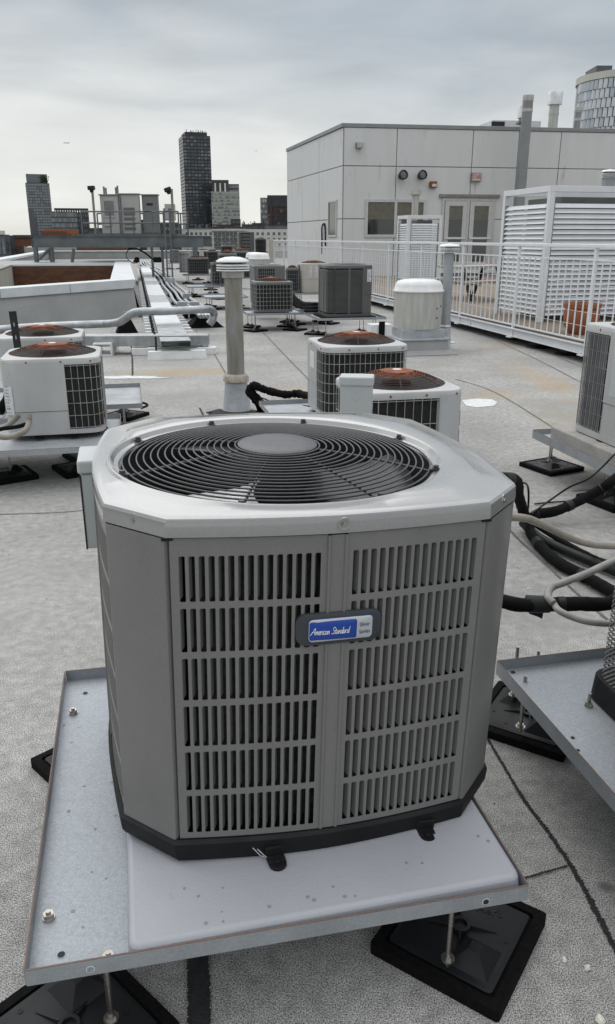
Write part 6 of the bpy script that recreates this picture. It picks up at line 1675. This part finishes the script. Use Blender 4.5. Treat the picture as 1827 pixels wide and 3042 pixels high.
# pale office beside central tower
o, w, H, d = block('pale_office', 'pale glass office building attached to the right of the dark skyscraper', 'office block', 510, 578, 462, 860, 30, 'pale_wall', cols=14, rows=15, glasses=('pale_wall', 'tl2', 'pale_wall'), fw=.96, fh=.5, zlow=-4, uref=480, proud=.25)
o, w, H, d = block('black_topped_block', 'black upper block with three pale vertical strips, right of the dark skyscraper', 'office block', 511, 552, 434, 875, 24, 'far_dark', uref=450)
for i in range(3): MB().bx(w * (.16 + i * .29), w * (.16 + i * .29) + w * .09, -.3, -.01, H - 24, H - 3).build('light_strip', 'white_wall', o)
block('pale_rear_block', 'pale stepped block behind the right end of the pale office', 'office block', 548, 577, 444, 890, 20, 'tl_frame', cols=5, rows=13, glasses=('tl1', 'pale_wall'), fw=.8, fh=.6, zlow=-4, uref=455, proud=.2)
block('blue_glass_corner', 'dark blue glass corner at the foot of the pale office', 'office block', 557, 581, 529, 840, 10, 'navy', cols=5, rows=5, glasses=('tg1', 'tg2'), fw=.8, fh=.6, zlow=-4, uref=540, proud=.2)
block('red_block', 'small dark red block below the blue glass corner', 'building', 549, 583, 547, 700, 10, 'dark_brick', cols=8, rows=2, glasses=('tg1',), fw=.5, fh=.5, zlow=-4, uref=550)
# right group
block('pale_slim_block', 'slim pale block left of the dark red office tower', 'office block', 628, 649, 477, 620, 14, 'tl2', cols=4, rows=9, glasses=('tl1', 'white_wall', 'tl1'), fw=.7, fh=.5, zlow=-4, uref=490, proud=.2)
o, w, H, d = block('dark_red_office', 'dark office tower with red-brown columns beside the pale rooftop building', 'office block', 646, 720, 471, 600, 20, 'dark_brick', cols=10, rows=9, glasses=('navy', 'tg1'), fw=.84, fh=.7, zlow=-4, uref=490, proud=.2, top_margin=9)
MB().bx(-.3, w, -.4, 2, H - 7.5, H).build('top_band', 'far_dark', o)
for i in range(2): MB().bx(w * (.06 + i * .15), w * (.06 + i * .15) + w * .07, -.6, -.01, 6, H - 7.6).build('column', 'dark_brick', o)
# low dark roofscape
for i, (u0, u1, vt, Y, wl, lb) in enumerate(((498, 530, 547, 520, 'far_dark', 'black low block at the foot of the dark skyscraper'), (526, 562, 542, 560, 'dark_brick', 'dark brown low block under the pale office'), (540, 600, 550, 500, 'far_gray', 'low grey roof with vents above the white apartment row'),
                                           (583, 612, 541, 500, 'far_dark', 'dark low hump-roofed block in the gap of the skyline'), (608, 640, 538, 540, 'far_dark', 'dark low block left of the slim pale tower'), (446, 506, 550, 490, 'far_gray', 'low cluttered grey roof in front of the dark skyscraper'), (640, 700, 545, 510, 'far_gray', 'low grey block in front of the dark red office tower'))):
    o, w, H, d = block('low_block', lb, 'building', u0, u1, vt, Y, 14, wl, cols=8, rows=3, glasses=('tg1', 'tg2', 'far_gray'), fw=.5, fh=.4, zlow=-4, uref=555)
    q = MB(); rr = random.Random(i)
    for j in range(6): x = rr.uniform(0, w * .9); q.bx(x, x + rr.uniform(.02, .09) * w, 2, 5, H, H + rr.uniform(.5, 2.2))
    q.build('roof_clutter', 'far_gray' if i % 2 else 'far_dark', o)
# white apartment row
o, w, H, d = block('white_apartments', 'long white apartment row with dark windows behind the far roof edge', 'apartment building', 440, 720, 553, 450, 12, 'white_wall', uref=575, yaw=0)
zl = H
wm_ = MB().bx(-.62, .62, -.05, -.01, -.75, .75).mesh('window', 'tg1'); wm2 = MB().bx(-.62, .62, -.05, -.01, -.75, .75).mesh('window', 'tg2')
mu = MB().bx(-.05, .05, -.09, -.055, -.75, .75).mesh('window_bar', 'white_wall')
for r_ in range(4):
    for u in (452, 463, 474, 485, 497, 509, 600, 611, 622, 634, 648, 661, 674, 687):
        x = V(u, 580, 450).x - o.location.x; wi = inst('window', wm_ if (u + r_) % 3 else wm2, o, (x, 0, H - 2.3 - r_ * 2.9)); inst('window_bar', mu, wi)
xa, xb = V(516, 580, 450).x - o.location.x, V(592, 580, 450).x - o.location.x
bmw = MB().bx(-.95, .95, -.06, -.01, -1.05, 1.05).mesh('balcony_window', 'tg2'); brl = MB().bx(-1.6, 1.6, -.9, -.84, -1.3, -.4).bx(-1.6, 1.6, -.9, 0, -1.36, -1.28).mesh('balcony', 'far_gray')
for r_ in range(4):
    for i in range(8):
        inst('balcony_window', bmw, o, (xa + (xb - xa) * (i + .5) / 8, 0, H - 2.5 - r_ * 2.9))
    for i in range(4): inst('balcony', brl, o, (xa + (xb - xa) * (i + .5) / 4, 0, H - 2.4 - r_ * 2.9))
MB().bx(xa - 1, xb + 1, -1.0, -.02, H - .8, H + .1).build('cornice', 'white_wall', o)
q = MB().bx(0, xa - 1.2, -.3, 2, H + .3, H + .5)
for i in range(16): q.bx(i * (xa - 1.2) / 15.2, i * (xa - 1.2) / 15.2 + .12, -.3, -.18, H, H + .3)
q.build('roof_railing', 'far_gray', o)
# curved tower at the right
YC = 350.; cc = V(1515, 240, YC); Rc = cc.x - V(1394, 240, YC).x
ct = thing('curved_tower', 'round pale tower clad in staggered shingle-like glass panels at the top right', 'skyscraper', (cc.x, YC, ZG))
HT = V(1440, 172, YC - Rc * .75).z - ZG
MB().lathe([(Rc, 0), (Rc, HT)], 96).build('tower_wall', 'tg2', ct, smooth=50)
MB().lathe([(Rc + .5, HT - 2.0), (Rc + .6, HT + .4), (Rc - .5, HT + .4)], 96).build('crown_band', 'white_wall', ct, smooth=50)
pz = 3.35; na = 64
pmA = MB().add([(-Rc * PI / na * .76, -.1, -pz * .56), (Rc * PI / na * .76, -.1, -pz * .56), (Rc * PI / na * .76, -.1, pz * .40), (-Rc * PI / na * .76, -.1, pz * .40), (-Rc * PI / na * .76, -.75, -pz * .56), (Rc * PI / na * .76, -.35, -pz * .56), (Rc * PI / na * .76, -.2, pz * .40), (-Rc * PI / na * .76, -.5, pz * .40)],
               [(4, 5, 6, 7), (3, 7, 6, 2), (0, 3, 7, 4)[::-1], (0, 1, 5, 4), (1, 2, 6, 5)])
mm_ = [pmA.mesh('facade_panel', g) for g in ('tower_panel_a', 'tower_panel_b')] if 'tower_panel_a' in MT else None
MT['tower_panel_a'] = mat('pale_facade_panel', (.62, .65, .68), (.52, .55, .58), rough=.35, scale=.3); MT['tower_panel_b'] = mat('blue_facade_panel', (.46, .50, .54), (.38, .42, .46), rough=.35, scale=.3)
mm_ = [pmA.mesh('facade_panel', g) for g in ('tower_panel_a', 'tower_panel_b')]
rr = random.Random(5); cnt = 0
for j in range(24):
    z = HT - 3.6 - j * pz
    for i in range(na):
        a = 2 * PI * (i + (.5 if j % 2 else 0)) / na
        if not (1.02 * PI < a < 1.62 * PI): continue
        cnt += 1
        if cnt > 298: continue
        inst('facade_panel', mm_[0 if rr.random() < .7 else 1], ct, (Rc * math.cos(a), Rc * math.sin(a), z), (0, 0, a + PI / 2))
a = V(1440, 158, YC - 5); b = V(1478, 158, YC - 5)
MB().bx(a.x - cc.x, b.x - cc.x, -5, 8, HT, a.z - ZG).build('plant_room', 'cap_gray', ct)
# aeroplanes
def plane(label, u, v, Y, L):
    c = V(u, v, Y); o = thing('airplane', label, 'airplane', c, R(8))
    MB().tube([(-L / 2, 0, 0), (-L * .42, 0, .02 * L), (L * .38, 0, 0), (L / 2, 0, L * .03)], [L * .02, L * .055, L * .055, L * .01], 10).build('fuselage', 'plane_white', o)
    MB().add([(-L * .05, 0, -L * .02), (L * .1, 0, -L * .02), (L * .22, -L * .45, L * .02), (L * .16, -L * .45, L * .02), (L * .22, L * .45, L * .02), (L * .16, L * .45, L * .02)], [(0, 1, 2, 3), (1, 0, 5, 4)]).build('wing', 'plane_white', o)
    MB().add([(L * .36, 0, L * .04), (L * .5, 0, L * .04), (L * .54, 0, L * .20), (L * .48, 0, L * .20)], [(0, 1, 2, 3)]).build('tail_fin', 'plane_white', o)
plane('small airliner descending in the sky left of the dark skyscraper', 160, 345, 2200, 15)
plane('tiny distant airliner in the sky between the dark skyscraper and the pale building', 617, 364, 3400, 11)
